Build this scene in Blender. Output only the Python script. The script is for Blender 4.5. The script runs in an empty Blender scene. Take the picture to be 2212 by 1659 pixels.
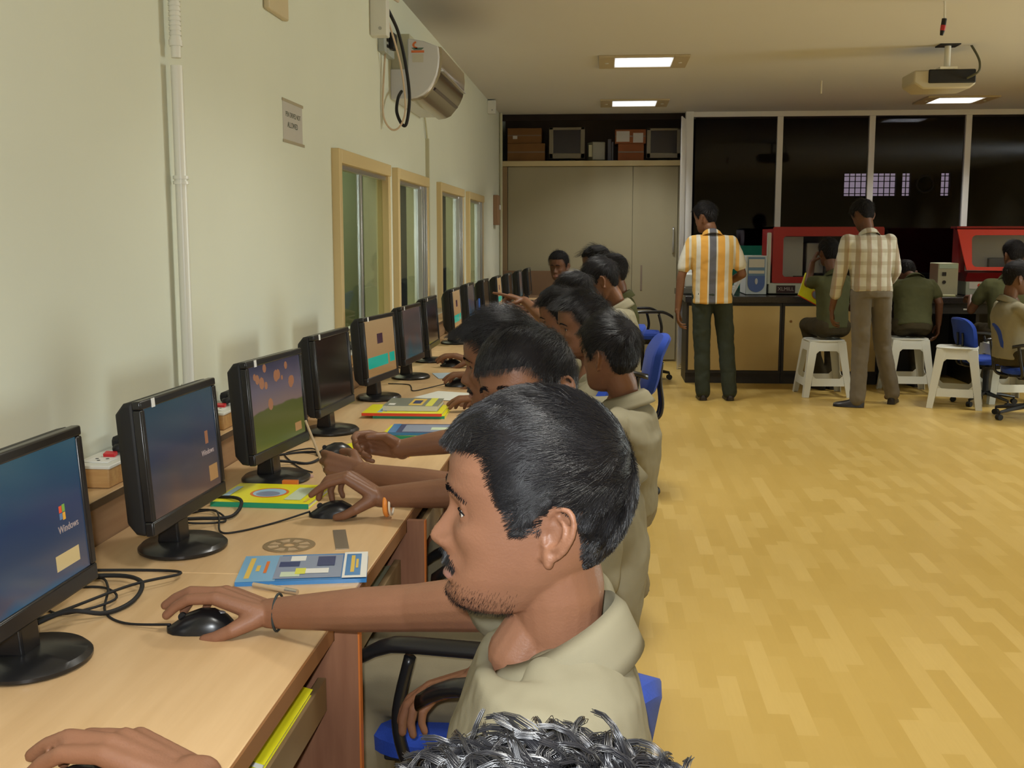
import bpy, bmesh, math, random
import numpy as np
from mathutils import Vector, Matrix, noise
random.seed(7)
R = math.radians
SC = bpy.context.scene
COL = SC.collection

# ---------------------------------------------------------------- camera
IMG_W, IMG_H, F_PX = 2212, 1659, 2400.0
cam_data = bpy.data.cameras.new('camera')
cam_data.sensor_width = 36.0
cam_data.lens = F_PX / IMG_W * 36.0
cam_data.clip_start = 0.05
cam_data.clip_end = 100
cam = bpy.data.objects.new('camera', cam_data)
COL.objects.link(cam)
CAM_P = Vector((0, 0, 1.4))
yaw, pit = R(4.74), R(7.57)
fw = Vector((-math.sin(yaw) * math.cos(pit), math.cos(yaw) * math.cos(pit), -math.sin(pit)))
cam.matrix_world = Matrix.Translation(CAM_P) @ fw.to_track_quat('-Z', 'Y').to_matrix().to_4x4()
SC.camera = cam

# ---------------------------------------------------------------- world, exposure
world = bpy.data.worlds.new('world')
SC.world = world
world.use_nodes = True
world.node_tree.nodes['Background'].inputs[0].default_value = (0.75, 0.82, 1.0, 1)
world.node_tree.nodes['Background'].inputs[1].default_value = 0.03
vs = SC.view_settings
vs.view_transform = 'Standard'
vs.look = 'None'
vs.gamma = 1.0
vs.use_curve_mapping = False
vs.exposure = 0.0

def area(name, loc, target, sx, sy, power, col, spread=180):
    l = bpy.data.lights.new(name, 'AREA')
    l.shape = 'RECTANGLE'
    l.size, l.size_y = sx, sy
    l.energy = power
    l.color = col
    l.spread = R(spread)
    o = bpy.data.objects.new(name, l)
    COL.objects.link(o)
    o.location = loc
    d = Vector(target) - Vector(loc)
    o.rotation_euler = d.to_track_quat('-Z', 'Y').to_euler()
    return o
# the camera's own flash, a small tube beside the lens
FLASH_W = 17.0
area('camera_flash', (-0.03, -0.01, 1.445), (-0.06, 3.0, 1.0), 0.035, 0.02, FLASH_W, (0.93, 0.97, 1.0), 150)
# added fill light by the unseen right wall, brightens the left wall
area('fill_light_right', (7.33, 6.9, 1.55), (0.0, 2.2, 1.1), 2.4, 1.7, 250.0, (0.90, 1.0, 0.97), 160)
LAMP_W = 16.5
CEIL = 2.74
LAMP_XY = [(x, y) for x in (0.28, 3.43, 6.4) for y in (11.55, 8.86, 6.15, 3.45, 0.75, -1.7)]
for _x, _y in LAMP_XY:
    area('luminaire_light', (_x, _y, CEIL - 0.006), (_x, _y, 0), 0.42, 0.34, LAMP_W, (1.0, 0.98, 0.90), 116)

# ---------------------------------------------------------------- materials
MATS = {}
def mat(name, col, rough=0.5, spec=0.5, metal=0.0, nz=0.0, nscale=20.0, bump=0.0, bscale=60.0, emit=None, estr=0.0, alpha=1.0, trans=0.0, coat=0.0, sheen=0.0, stretch=(1, 1, 1), ior=None):
    if name in MATS:
        return MATS[name]
    m = bpy.data.materials.new(name)
    m.use_nodes = True
    nt = m.node_tree
    b = nt.nodes['Principled BSDF']
    if ior: b.inputs['IOR'].default_value = ior
    b.inputs['Base Color'].default_value = (*col, 1)
    b.inputs['Roughness'].default_value = rough
    b.inputs['Specular IOR Level'].default_value = spec
    b.inputs['Metallic'].default_value = metal
    b.inputs['Coat Weight'].default_value = coat
    if sheen: b.inputs['Sheen Weight'].default_value = sheen
    if trans: b.inputs['Transmission Weight'].default_value = trans
    if alpha < 1: b.inputs['Alpha'].default_value = alpha
    if emit:
        b.inputs['Emission Color'].default_value = (*emit, 1)
        b.inputs['Emission Strength'].default_value = estr
    if nz or bump:
        tc = nt.nodes.new('ShaderNodeTexCoord')
        mp = nt.nodes.new('ShaderNodeMapping')
        mp.inputs['Scale'].default_value = stretch
        nt.links.new(tc.outputs['Object'], mp.inputs[0])
    if nz:
        n = nt.nodes.new('ShaderNodeTexNoise')
        n.inputs['Scale'].default_value = nscale
        n.inputs['Detail'].default_value = 5
        nt.links.new(mp.outputs[0], n.inputs['Vector'])
        r = nt.nodes.new('ShaderNodeValToRGB')
        r.color_ramp.elements[0].position = 0.3
        r.color_ramp.elements[1].position = 0.7
        r.color_ramp.elements[0].color = (*[c * (1 - nz) for c in col], 1)
        r.color_ramp.elements[1].color = (*[min(1, c * (1 + nz)) for c in col], 1)
        nt.links.new(n.outputs['Fac'], r.inputs[0])
        nt.links.new(r.outputs[0], b.inputs['Base Color'])
    if bump:
        n2 = nt.nodes.new('ShaderNodeTexNoise')
        n2.inputs['Scale'].default_value = bscale
        n2.inputs['Detail'].default_value = 6
        nt.links.new(mp.outputs[0], n2.inputs['Vector'])
        bp = nt.nodes.new('ShaderNodeBump')
        bp.inputs['Strength'].default_value = bump
        bp.inputs['Distance'].default_value = 0.01
        nt.links.new(n2.outputs['Fac'], bp.inputs['Height'])
        nt.links.new(bp.outputs[0], b.inputs['Normal'])
    MATS[name] = m
    return m

def ramp_mat(name, build, rough=0.5, spec=0.5):
    m = bpy.data.materials.new(name)
    m.use_nodes = True
    nt = m.node_tree
    b = nt.nodes['Principled BSDF']
    b.inputs['Roughness'].default_value = rough
    b.inputs['Specular IOR Level'].default_value = spec
    build(nt, b)
    MATS[name] = m
    return m
def N(nt, t, **k):
    n = nt.nodes.new(t)
    for a, v in k.items():
        setattr(n, a, v)
    return n
def M2(nt, op, a, b=None):
    n = N(nt, 'ShaderNodeMath', operation=op)
    for i, v in enumerate((a, b)):
        if v is None: continue
        if isinstance(v, (int, float)): n.inputs[i].default_value = v
        else: nt.links.new(v, n.inputs[i])
    return n.outputs[0]
def mixc(nt, fac, a, b):
    n = N(nt, 'ShaderNodeMix', data_type='RGBA')
    for i, v in ((0, fac), (6, a), (7, b)):
        if isinstance(v, (int, float)): n.inputs[i].default_value = v
        elif isinstance(v, tuple): n.inputs[i].default_value = (*v, 1)
        else: nt.links.new(v, n.inputs[i])
    return n.outputs[2]

def floor_build(nt, b):
    tc = N(nt, 'ShaderNodeTexCoord')
    sp = N(nt, 'ShaderNodeSeparateXYZ')
    nt.links.new(tc.outputs['Object'], sp.inputs[0])
    sw = 0.062
    row = M2(nt, 'FLOOR', M2(nt, 'DIVIDE', sp.outputs[0], sw))
    # staggered blocks along y, offset pattern in steps across rows like a printed parquet
    off = M2(nt, 'MULTIPLY', row, 0.155)
    wn0 = N(nt, 'ShaderNodeTexWhiteNoise', noise_dimensions='1D')
    nt.links.new(row, wn0.inputs['W'])
    off2 = M2(nt, 'ADD', off, M2(nt, 'MULTIPLY', wn0.outputs['Value'], 0.12))
    blk = M2(nt, 'FLOOR', M2(nt, 'DIVIDE', M2(nt, 'ADD', sp.outputs[1], off2), 0.30))
    cv = N(nt, 'ShaderNodeCombineXYZ')
    nt.links.new(row, cv.inputs[0]); nt.links.new(blk, cv.inputs[1])
    wn = N(nt, 'ShaderNodeTexWhiteNoise', noise_dimensions='2D')
    nt.links.new(cv.outputs[0], wn.inputs['Vector'])
    cr = N(nt, 'ShaderNodeValToRGB')
    e = cr.color_ramp.elements
    e[0].position = 0; e[0].color = (0.565, 0.38, 0.10, 1)
    e[1].position = 1; e[1].color = (0.67, 0.475, 0.155, 1)
    x = cr.color_ramp.elements.new(0.55); x.color = (0.60, 0.41, 0.115, 1)
    nt.links.new(wn.outputs['Value'], cr.inputs[0])
    mp = N(nt, 'ShaderNodeMapping'); mp.inputs['Scale'].default_value = (60, 4, 1)
    nt.links.new(tc.outputs['Object'], mp.inputs[0])
    ns = N(nt, 'ShaderNodeTexNoise'); ns.inputs['Scale'].default_value = 2.0; ns.inputs['Detail'].default_value = 6
    nt.links.new(mp.outputs[0], ns.inputs['Vector'])
    c = mixc(nt, M2(nt, 'MULTIPLY', ns.outputs['Fac'], 0.30), cr.outputs[0], (0.48, 0.30, 0.07))
    nt.links.new(c, b.inputs['Base Color'])
ramp_mat('floor_vinyl', floor_build, 0.30, 0.42)

def wood_build(c0, c1, sc=(2.2, 30, 30)):
    def f(nt, b):
        tc = N(nt, 'ShaderNodeTexCoord')
        mp = N(nt, 'ShaderNodeMapping'); mp.inputs['Scale'].default_value = sc
        nt.links.new(tc.outputs['Object'], mp.inputs[0])
        ns = N(nt, 'ShaderNodeTexNoise'); ns.inputs['Scale'].default_value = 1.3; ns.inputs['Detail'].default_value = 8; ns.inputs['Roughness'].default_value = 0.55
        nt.links.new(mp.outputs[0], ns.inputs['Vector'])
        cr = N(nt, 'ShaderNodeValToRGB')
        e = cr.color_ramp.elements
        e[0].position = 0.32; e[0].color = (*c0, 1)
        e[1].position = 0.68; e[1].color = (*c1, 1)
        nt.links.new(ns.outputs['Fac'], cr.inputs[0])
        nt.links.new(cr.outputs[0], b.inputs['Base Color'])
    return f
ramp_mat('desk_laminate', wood_build((0.60, 0.395, 0.20), (0.68, 0.465, 0.25), (26, 2.0, 26)), 0.34, 0.4)
ramp_mat('panel_brown', wood_build((0.20, 0.085, 0.045), (0.26, 0.12, 0.065), (30, 30, 3)), 0.5, 0.3)
ramp_mat('riser_wood', wood_build((0.33, 0.19, 0.10), (0.40, 0.245, 0.13), (26, 2, 26)), 0.5, 0.3)
ramp_mat('ply_wood', wood_build((0.42, 0.22, 0.08), (0.55, 0.33, 0.13), (6, 40, 40)), 0.5, 0.3)

W_LEFT = mat('wall_paint', (0.70, 0.72, 0.60), 0.7, 0.25, nz=0.02, nscale=1.4, bump=0.04, bscale=40)
W_CEIL = mat('ceiling_paint', (0.60, 0.54, 0.40), 0.85, 0.15, nz=0.015, nscale=1.1)
W_BACK = mat('partition_paint', (0.35, 0.315, 0.21), 0.6, 0.3, nz=0.03, nscale=2)
M_FRAME = mat('window_frame_cream', (0.68, 0.53, 0.27), 0.4, 0.4)
M_ALU = mat('aluminium', (0.62, 0.62, 0.62), 0.28, 0.5, 0.85)
M_WHITE = mat('white_plastic', (0.72, 0.72, 0.66), 0.4, 0.5)
M_PIPE = mat('pvc_white', (0.78, 0.78, 0.70), 0.35, 0.5)
M_BLACK = mat('black_plastic', (0.012, 0.012, 0.013), 0.28, 0.5)
M_BLACKM = mat('black_matte', (0.014, 0.014, 0.015), 0.6, 0.35)
M_BLUEF = mat('blue_fabric', (0.02, 0.055, 0.33), 0.85, 0.2, nz=0.12, nscale=300, sheen=0.05)
M_KHAKI = mat('khaki_cloth', (0.235, 0.212, 0.142), 0.85, 0.15, nz=0.05, nscale=9, bump=0.10, bscale=700)
M_KHAKI_D = mat('khaki_trouser', (0.20, 0.168, 0.105), 0.9, 0.12, nz=0.05, nscale=9, bump=0.10, bscale=600)
M_OLIVE = mat('olive_cloth', (0.075, 0.078, 0.036), 0.9, 0.12, nz=0.08, nscale=9)
M_OLIVE_D = mat('olive_trouser', (0.05, 0.04, 0.022), 0.9, 0.1, nz=0.08, nscale=9)
M_HAIR = mat('hair_black', (0.008, 0.0075, 0.009), 0.34, 0.5, ior=1.58)
M_HAIRG = mat('hair_glossy', (0.010, 0.0095, 0.011), 0.36, 0.6, ior=1.65)
M_CAP = mat('hair_base', (0.006, 0.005, 0.006), 0.75, 0.2)
M_EYEW = mat('eye_white', (0.72, 0.68, 0.62), 0.2, 0.5)
M_IRIS = mat('iris_dark', (0.02, 0.010, 0.006), 0.12, 0.6)
M_LIP = mat('lip_skin', (0.30, 0.145, 0.115), 0.42, 0.45)
def skin(name, c):
    return mat(name, c, 0.48, 0.42, nz=0.07, nscale=14, bump=0.10, bscale=320)
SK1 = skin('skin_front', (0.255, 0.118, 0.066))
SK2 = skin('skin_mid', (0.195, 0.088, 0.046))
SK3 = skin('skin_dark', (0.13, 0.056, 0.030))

# ---------------------------------------------------------------- object helpers
def tag(o, label=None, cat=None, group=None, kind=None):
    if label: o['label'] = label
    if cat: o['category'] = cat
    if group: o['group'] = group
    if kind: o['kind'] = kind
    return o
def thing(name, label, cat, loc=(0, 0, 0), rz=0.0, group=None):
    o = bpy.data.objects.new(name, None)
    o.empty_display_size = 0.05
    COL.objects.link(o)
    o.location = loc
    o.rotation_euler = (0, 0, rz)
    return tag(o, label, cat, group)
def tree(o, parent=None, memo=None):
    c = o.copy()
    COL.objects.link(c)
    if parent: c.parent = parent
    for ch in o.children:
        tree(ch, c)
    return c

class MB:
    """collects solids; build() links them as one mesh object"""
    def __init__(s):
        s.v = []; s.f = []; s.m = []; s.mi = 0
    def add(s, vs, fs, mi=None):
        b = len(s.v)
        s.v += [tuple(v) for v in vs]
        s.f += [tuple(i + b for i in f) for f in fs]
        s.m += [s.mi if mi is None else mi] * len(fs)
        return s
    def box(s, c, d, rot=None, mi=None):
        x, y, z = [k / 2 for k in d]
        vs = [Vector((i * x, j * y, k * z)) for i in (-1, 1) for j in (-1, 1) for k in (-1, 1)]
        if rot: vs = [rot @ v for v in vs]
        vs = [v + Vector(c) for v in vs]
        return s.add(vs, [(0, 1, 3, 2), (4, 6, 7, 5), (0, 4, 5, 1), (2, 3, 7, 6), (0, 2, 6, 4), (1, 5, 7, 3)], mi)
    def mm(s, a, b, mi=None):
        return s.box([(p + q) / 2 for p, q in zip(a, b)], [abs(q - p) for p, q in zip(a, b)], None, mi)
    def prism(s, pts, axis, a, b, mi=None):
        """polygon pts (2D) swept along axis from a to b"""
        def P(p, t):
            return {'x': (t, p[0], p[1]), 'y': (p[0], t, p[1]), 'z': (p[0], p[1], t)}[axis]
        n = len(pts)
        vs = [P(p, a) for p in pts] + [P(p, b) for p in pts]
        fs = [tuple(range(n))[::-1], tuple(range(n, 2 * n))] + [(i, (i + 1) % n, n + (i + 1) % n, n + i) for i in range(n)]
        return s.add(vs, fs, mi)
    def tube(s, pts, r, n=10, mi=None, caps=True):
        pts = [Vector(p) for p in pts]
        rr = r if isinstance(r, (list, tuple)) else [r] * len(pts)
        vs = []; prev = None
        for i, p in enumerate(pts):
            t = (pts[min(i + 1, len(pts) - 1)] - pts[max(i - 1, 0)])
            t = t.normalized() if t.length > 1e-9 else Vector((0, 0, 1))
            if prev is None:
                u = t.orthogonal().normalized()
            else:
                u = (prev - t * prev.dot(t))
                u = u.normalized() if u.length > 1e-6 else t.orthogonal().normalized()
            prev = u
            w = t.cross(u)
            for k in range(n):
                a = 2 * math.pi * k / n
                vs.append(p + (u * math.cos(a) + w * math.sin(a)) * rr[i])
        fs = []
        for i in range(len(pts) - 1):
            for k in range(n):
                a = i * n + k; b = i * n + (k + 1) % n
                fs.append((a, b, b + n, a + n))
        if caps:
            fs.append(tuple(range(n))[::-1]); fs.append(tuple((len(pts) - 1) * n + k for k in range(n)))
        return s.add(vs, fs, mi)
    def cyl(s, a, b, r, r2=None, n=20, mi=None):
        return s.tube([a, b], [r, r if r2 is None else r2], n, mi)
    def lathe(s, prof, c=(0, 0, 0), n=28, sx=1, sy=1, mi=None):
        vs = []
        for r, z in prof:
            for k in range(n):
                a = 2 * math.pi * k / n
                vs.append((c[0] + r * math.cos(a) * sx, c[1] + r * math.sin(a) * sy, c[2] + z))
        fs = [(i * n + k, i * n + (k + 1) % n, (i + 1) * n + (k + 1) % n, (i + 1) * n + k) for i in range(len(prof) - 1) for k in range(n)]
        fs.append(tuple(range(n))[::-1]); fs.append(tuple((len(prof) - 1) * n + k for k in range(n)))
        return s.add(vs, fs, mi)
    def caps(s, p0, p1, r0, r1=None, n=14, mi=None):
        """tapered capsule"""
        r1 = r0 if r1 is None else r1
        p0 = Vector(p0); p1 = Vector(p1); d = p1 - p0
        L = max(d.length, 1e-5); d = d / L if d.length > 1e-6 else Vector((0, 0, 1))
        pts = []; rs = []
        for k in range(4):
            a = math.pi / 2 * (k + 0.25) / 4
            pts.append(p0 - d * r0 * math.cos(a)); rs.append(r0 * math.sin(a))
        pts.append(p0); rs.append(r0)
        pts.append(p1); rs.append(r1)
        for k in range(3, -1, -1):
            a = math.pi / 2 * (k + 0.25) / 4
            pts.append(p1 + d * r1 * math.cos(a)); rs.append(r1 * math.sin(a))
        return s.tube(pts, rs, n, mi)
    def chain(s, pts, rs, n=14):
        for i in range(len(pts) - 1):
            s.caps(pts[i], pts[i + 1], rs[i], rs[i + 1], n)
        return s
    def ell(s, c, r, M=None, n=20, m=12, mi=None):
        vs = []; c = Vector(c)
        for i in range(m + 1):
            a = math.pi * (i + (0.04 if i == 0 else -0.04 if i == m else 0)) / m
            for k in range(n):
                b = 2 * math.pi * k / n
                v = Vector((r[0] * math.sin(a) * math.cos(b), r[1] * math.sin(a) * math.sin(b), r[2] * math.cos(a)))
                if M: v = M @ v
                vs.append(c + v)
        fs = [(i * n + k, (i + 1) * n + k, (i + 1) * n + (k + 1) % n, i * n + (k + 1) % n) for i in range(m) for k in range(n)]
        fs.append(tuple(range(n))); fs.append(tuple(m * n + k for k in range(n))[::-1])
        return s.add(vs, fs, mi)
    def loft(s, rings, mi=None, cap=True):
        n = len(rings[0]); vs = [p for r in rings for p in r]
        fs = [(i * n + k, i * n + (k + 1) % n, (i + 1) * n + (k + 1) % n, (i + 1) * n + k) for i in range(len(rings) - 1) for k in range(n)]
        if cap:
            fs.append(tuple(range(n))[::-1]); fs.append(tuple((len(rings) - 1) * n + k for k in range(n)))
        return s.add(vs, fs, mi)
    def mesh(s, name, mats=()):
        me = bpy.data.meshes.new(name)
        me.from_pydata(s.v, [], s.f)
        for m in mats: me.materials.append(m)
        if len(mats) > 1: me.polygons.foreach_set('material_index', s.m)
        bm = bmesh.new(); bm.from_mesh(me)
        bmesh.ops.recalc_face_normals(bm, faces=bm.faces)
        bm.to_mesh(me); bm.free()
        return me
    def build(s, name, mats, parent=None, smooth=False, bevel=0.0, seg=2, world=False):
        if not isinstance(mats, (list, tuple)): mats = [mats]
        o = bpy.data.objects.new(name, s.mesh(name, mats))
        COL.objects.link(o)
        if smooth:
            o.data.polygons.foreach_set('use_smooth', [True] * len(o.data.polygons))
            o.data.update()
            if smooth == 'auto':
                o.data.set_sharp_from_angle(angle=R(38))
        if bevel:
            b = o.modifiers.new('bevel', 'BEVEL'); b.width = bevel; b.segments = seg; b.limit_method = 'ANGLE'; b.angle_limit = R(40)
            o.data.polygons.foreach_set('use_smooth', [True] * len(o.data.polygons))
            o.data.set_sharp_from_angle(angle=R(50))
        if parent:
            o.parent = parent
            if world: o.location = -Vector(parent.location)
        return o

def text_verts(txt, size):
    """flat text as (verts, faces) in the xy plane, centred"""
    c = bpy.data.curves.new('txt', 'FONT')
    c.body = txt; c.size = size; c.align_x = 'CENTER'; c.align_y = 'CENTER'; c.extrude = 0.0002
    o = bpy.data.objects.new('txt', c)
    me = bpy.data.meshes.new_from_object(o)
    vs = [v.co.copy() for v in me.vertices]; fs = [tuple(p.vertices) for p in me.polygons]
    bpy.data.objects.remove(o); bpy.data.curves.remove(c); bpy.data.meshes.remove(me)
    return vs, fs
def put_text(mb, txt, size, M, mi=0):
    vs, fs = text_verts(txt, size)
    return mb.add([M @ v for v in vs], fs, mi)
def frame(o, x, y):
    """matrix with origin o, text x direction x, text up y"""
    x = Vector(x).normalized(); y = Vector(y).normalized(); z = x.cross(y)
    M = Matrix((x, y, z)).transposed().to_4x4(); M.translation = Vector(o)
    return M
def bez(pts, k=8):
    """Catmull-Rom through pts"""
    P = [Vector(p) for p in pts]; P = [P[0]] + P + [P[-1]]; out = []
    for i in range(1, len(P) - 2):
        for j in range(k):
            t = j / k
            a, b, c, d = P[i - 1], P[i], P[i + 1], P[i + 2]
            out.append(0.5 * ((2 * b) + (c - a) * t + (2 * a - 5 * b + 4 * c - d) * t * t + (3 * b - a - 3 * c + d) * t ** 3))
    out.append(P[-2])
    return out

# ================================================================ THE SETTING
def struct(name, mb, m, **k):
    o = mb.build(name, m, **k)
    o['kind'] = 'structure'
    return o
XL, XR, YF, YB = -1.17, 7.4, -3.0, 12.6
b = MB(); b.mm((-2.9, YF - 0.1, -0.1), (XR + 0.1, 18.3, 0)); struct('floor', b, MATS['floor_vinyl'])
def ceil_build(nt, bs):
    tc = N(nt, 'ShaderNodeTexCoord')
    n = N(nt, 'ShaderNodeTexNoise'); n.inputs['Scale'].default_value = 1.3; n.inputs['Detail'].default_value = 3
    nt.links.new(tc.outputs['Object'], n.inputs['Vector'])
    base = mixc(nt, n.outputs['Fac'], (0.63, 0.625, 0.62), (0.655, 0.65, 0.64))
    # soft darker patch in the ceiling colour above the air conditioner
    mp = N(nt, 'ShaderNodeMapping'); mp.inputs['Location'].default_value = (1.02 * 2.2, -6.9 * 0.9, 0); mp.inputs['Scale'].default_value = (2.2, 0.9, 0)
    nt.links.new(tc.outputs['Object'], mp.inputs[0])
    ln = N(nt, 'ShaderNodeVectorMath', operation='LENGTH'); nt.links.new(mp.outputs[0], ln.inputs[0])
    mr = N(nt, 'ShaderNodeMapRange', interpolation_type='SMOOTHSTEP'); mr.inputs[1].default_value = 0.1; mr.inputs[2].default_value = 1.0; mr.inputs[3].default_value = 0.45; mr.inputs[4].default_value = 0.0
    nt.links.new(ln.outputs['Value'], mr.inputs[0])
    nt.links.new(mixc(nt, mr.outputs[0], base, (0.16, 0.13, 0.11)), bs.inputs['Base Color'])
ramp_mat('ceiling_mat', ceil_build, 0.85, 0.15)
b = MB(); b.mm((-2.9, YF - 0.1, CEIL), (XR + 0.1, 13.25, CEIL + 0.1)); struct('ceiling', b, MATS['ceiling_mat'])
# left wall with four window openings
WIN = [(4.76, 5.98), (6.13, 7.29), (7.76, 9.12), (9.40, 10.60)]
WZ0, WZ1 = 0.90, 1.775
b = MB()
b.mm((-1.30, YF, 0), (XL, 13.2, WZ0)); b.mm((-1.30, YF, WZ1), (XL, 13.2, CEIL))
ys = [YF] + [v for w in WIN for v in w] + [13.2]
for i in range(0, len(ys), 2):
    b.mm((-1.30, ys[i], WZ0), (XL, ys[i + 1], WZ1))
struct('wall_left', b, W_LEFT)
# glass that both mirrors and lets through
def pane_mat(name, tint, f0, col=(1, 1, 1)):
    m = bpy.data.materials.new(name); m.use_nodes = True; nt = m.node_tree
    nt.nodes.remove(nt.nodes['Principled BSDF']); out = nt.nodes['Material Output']
    t = N(nt, 'ShaderNodeBsdfTransparent'); t.inputs[0].default_value = (*tint, 1)
    g = N(nt, 'ShaderNodeBsdfGlossy'); g.inputs['Roughness'].default_value = 0.03; g.inputs[0].default_value = (*col, 1)
    fr = N(nt, 'ShaderNodeFresnel'); fr.inputs[0].default_value = f0
    mx = N(nt, 'ShaderNodeMixShader')
    ge = N(nt, 'ShaderNodeNewGeometry'); fac = M2(nt, 'MULTIPLY', fr.outputs[0], M2(nt, 'SUBTRACT', 1.0, ge.outputs['Backfacing']))
    nt.links.new(fac, mx.inputs[0]); nt.links.new(t.outputs[0], mx.inputs[1]); nt.links.new(g.outputs[0], mx.inputs[2])
    nt.links.new(mx.outputs[0], out.inputs[0])
    MATS[name] = m
    return m
M_GLASS = pane_mat('window_glass', (0.80, 0.80, 0.70), 1.5, (0.75, 0.85, 0.75))
M_GLASSD = pane_mat('partition_glass', (0.5, 0.48, 0.5), 1.42, (0.75, 0.75, 0.8))
b = MB(); b.mm((-2.9, YF, 0), (-2.8, 13.2, CEIL)); struct('wall_corridor', b, mat('corridor_paint', (0.25, 0.31, 0.21), 0.7, 0.3))
area('corridor_fill', (-2.0, 8.0, 2.6), (-2.0, 8.01, 0), 1.0, 9.0, 90.0, (0.95, 1.0, 0.85))  # added fill light, lifts the dark view through the window panes
for i, (y0, y1) in enumerate(WIN):
    w = tag(bpy.data.objects.new('window_%d' % (i + 1), None), kind='structure'); COL.objects.link(w); w.location = (XL, y0, WZ0)
    b = MB(); x0, x1, fw_ = -1.215, -1.135, 0.060
    b.mm((x0, y0, WZ0), (x1, y0 + 0.05, WZ1)); b.mm((x0, y1 - 0.05, WZ0), (x1 - .015, y1, WZ1))
    b.mm((x0, y0 + 0.0502, WZ1 - fw_), (x1, y1 - 0.0502, WZ1)); b.mm((x0, y0 + 0.0502, WZ0), (x1, y1 - 0.0502, WZ0 + 0.06))
    b.build('window_frame', M_FRAME, w, bevel=0.004, world=True)
    b = MB(); g0, g1 = y0 + 0.05, y1 - 0.05; ym = (g0 + g1) / 2; xa, xb = -1.20, -1.165
    if i > 0:
        # the sash slid open: bright aluminium stiles bunched at the far side
        b.mm((xa, g1 - 0.17, WZ0 + .06), (xb + .006, g1 - 0.145, WZ1 - fw_)); b.mm((xa, g1 - 0.10, WZ0 + .06), (xb + .008, g1 - 0.07, WZ1 - fw_)); b.mm((xa, g1 - 0.03, WZ0 + .06), (xb + .012, g1, WZ1 - fw_))
    else:
        b.mm((xa, ym - 0.012, WZ0 + .06), (xb - .01, ym + 0.018, WZ1 - fw_))
    b.mm((xa, g0, WZ1 - fw_ - 0.02), (xb, g1, WZ1 - fw_)); b.mm((xa, g0, WZ0 + 0.06), (xb, g1, WZ0 + 0.08)); b.mm((xa, g0, WZ0 + .06), (xb, g0 + 0.015, WZ1 - fw_))
    b.build('sash', M_ALU, w, bevel=0.002, world=True)
    b = MB(); b.mm((-1.190, g0, WZ0 + 0.06), (-1.186, g1, WZ1 - fw_))
    b.build('pane', M_GLASS, w, world=True)
# walls behind the camera and to the right
b = MB(); b.mm((-1.3, YF - 0.1, 0), (XR, YF, CEIL)); struct('wall_front', b, mat('wall_far_paint', (0.5, 0.47, 0.34), 0.7, 0.25))
b = MB(); b.mm((XR, YF, 0), (XR + 0.1, 18.3, CEIL)); struct('wall_right', b, MATS['wall_far_paint'])
w = tag(bpy.data.objects.new('window_9', None), kind='structure'); COL.objects.link(w); w.location = (XR, 6.9, 0.7)  # unseen window frame added around the fill light
b = MB()
for y0, y1, z0, z1 in ((5.65, 8.15, .66, .70), (5.65, 8.15, 2.40, 2.44), (5.65, 5.70, .66, 2.44), (8.10, 8.15, .66, 2.44), (6.88, 6.92, .66, 2.44)): b.mm((XR - 0.06, y0, z0), (XR - 0.001, y1, z1))
b.build('window_frame', M_FRAME, w, world=True)
# back: cupboard front of painted board with a loft above it
b = MB(); b.mm((-1.17, YB, 0), (0.85, YB + 0.05, 2.17)); struct('wall_back', b, W_BACK)
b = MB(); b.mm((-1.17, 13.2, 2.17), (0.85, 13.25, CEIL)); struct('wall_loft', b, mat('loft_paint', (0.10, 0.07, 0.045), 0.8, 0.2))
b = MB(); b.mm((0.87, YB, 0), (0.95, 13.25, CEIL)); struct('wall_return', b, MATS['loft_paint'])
b = MB(); b.mm((-1.168, YB - 0.05, 2.172), (0.86, 13.2, 2.232)); struct('trim_1', b, mat('shelf_cream', (0.55, 0.46, 0.26), 0.5, 0.35), bevel=0.004)
b = MB(); b.mm((-1.168, YB - 0.035, 0), (-1.095, YB - 0.002, 2.17)); struct('trim_2', b, mat('door_post_brown', (0.28, 0.19, 0.10), 0.5, 0.3), bevel=0.003)
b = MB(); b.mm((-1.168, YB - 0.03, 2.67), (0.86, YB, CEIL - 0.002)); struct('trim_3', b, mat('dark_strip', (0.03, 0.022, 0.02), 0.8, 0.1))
d = MB(); d.mm((-1.09, YB - 0.022, 0.02), (0.30, YB - 0.002, 2.168)); dr = struct('door_1', d, W_BACK, bevel=0.003)
d = MB(); d.mm((0.305, YB - 0.024, 0.02), (0.80, YB - 0.002, 2.168)); dr = struct('door_2', d, W_BACK, bevel=0.003)
h = MB(); h.tube(bez([(0.755, YB - 0.024, 1.49), (0.755, YB - 0.06, 1.47), (0.755, YB - 0.06, 1.25), (0.755, YB - 0.024, 1.23)], 5), 0.009); h.build('door_handle', M_ALU, dr, smooth=True)
h = MB(); h.mm((0.40, YB - 0.03, 0.80), (0.42, YB - 0.0235, 1.08)); h.build('finger_pull', mat('pull_dark', (0.22, 0.17, 0.13), 0.4, 0.5), dr, bevel=0.002)
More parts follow.
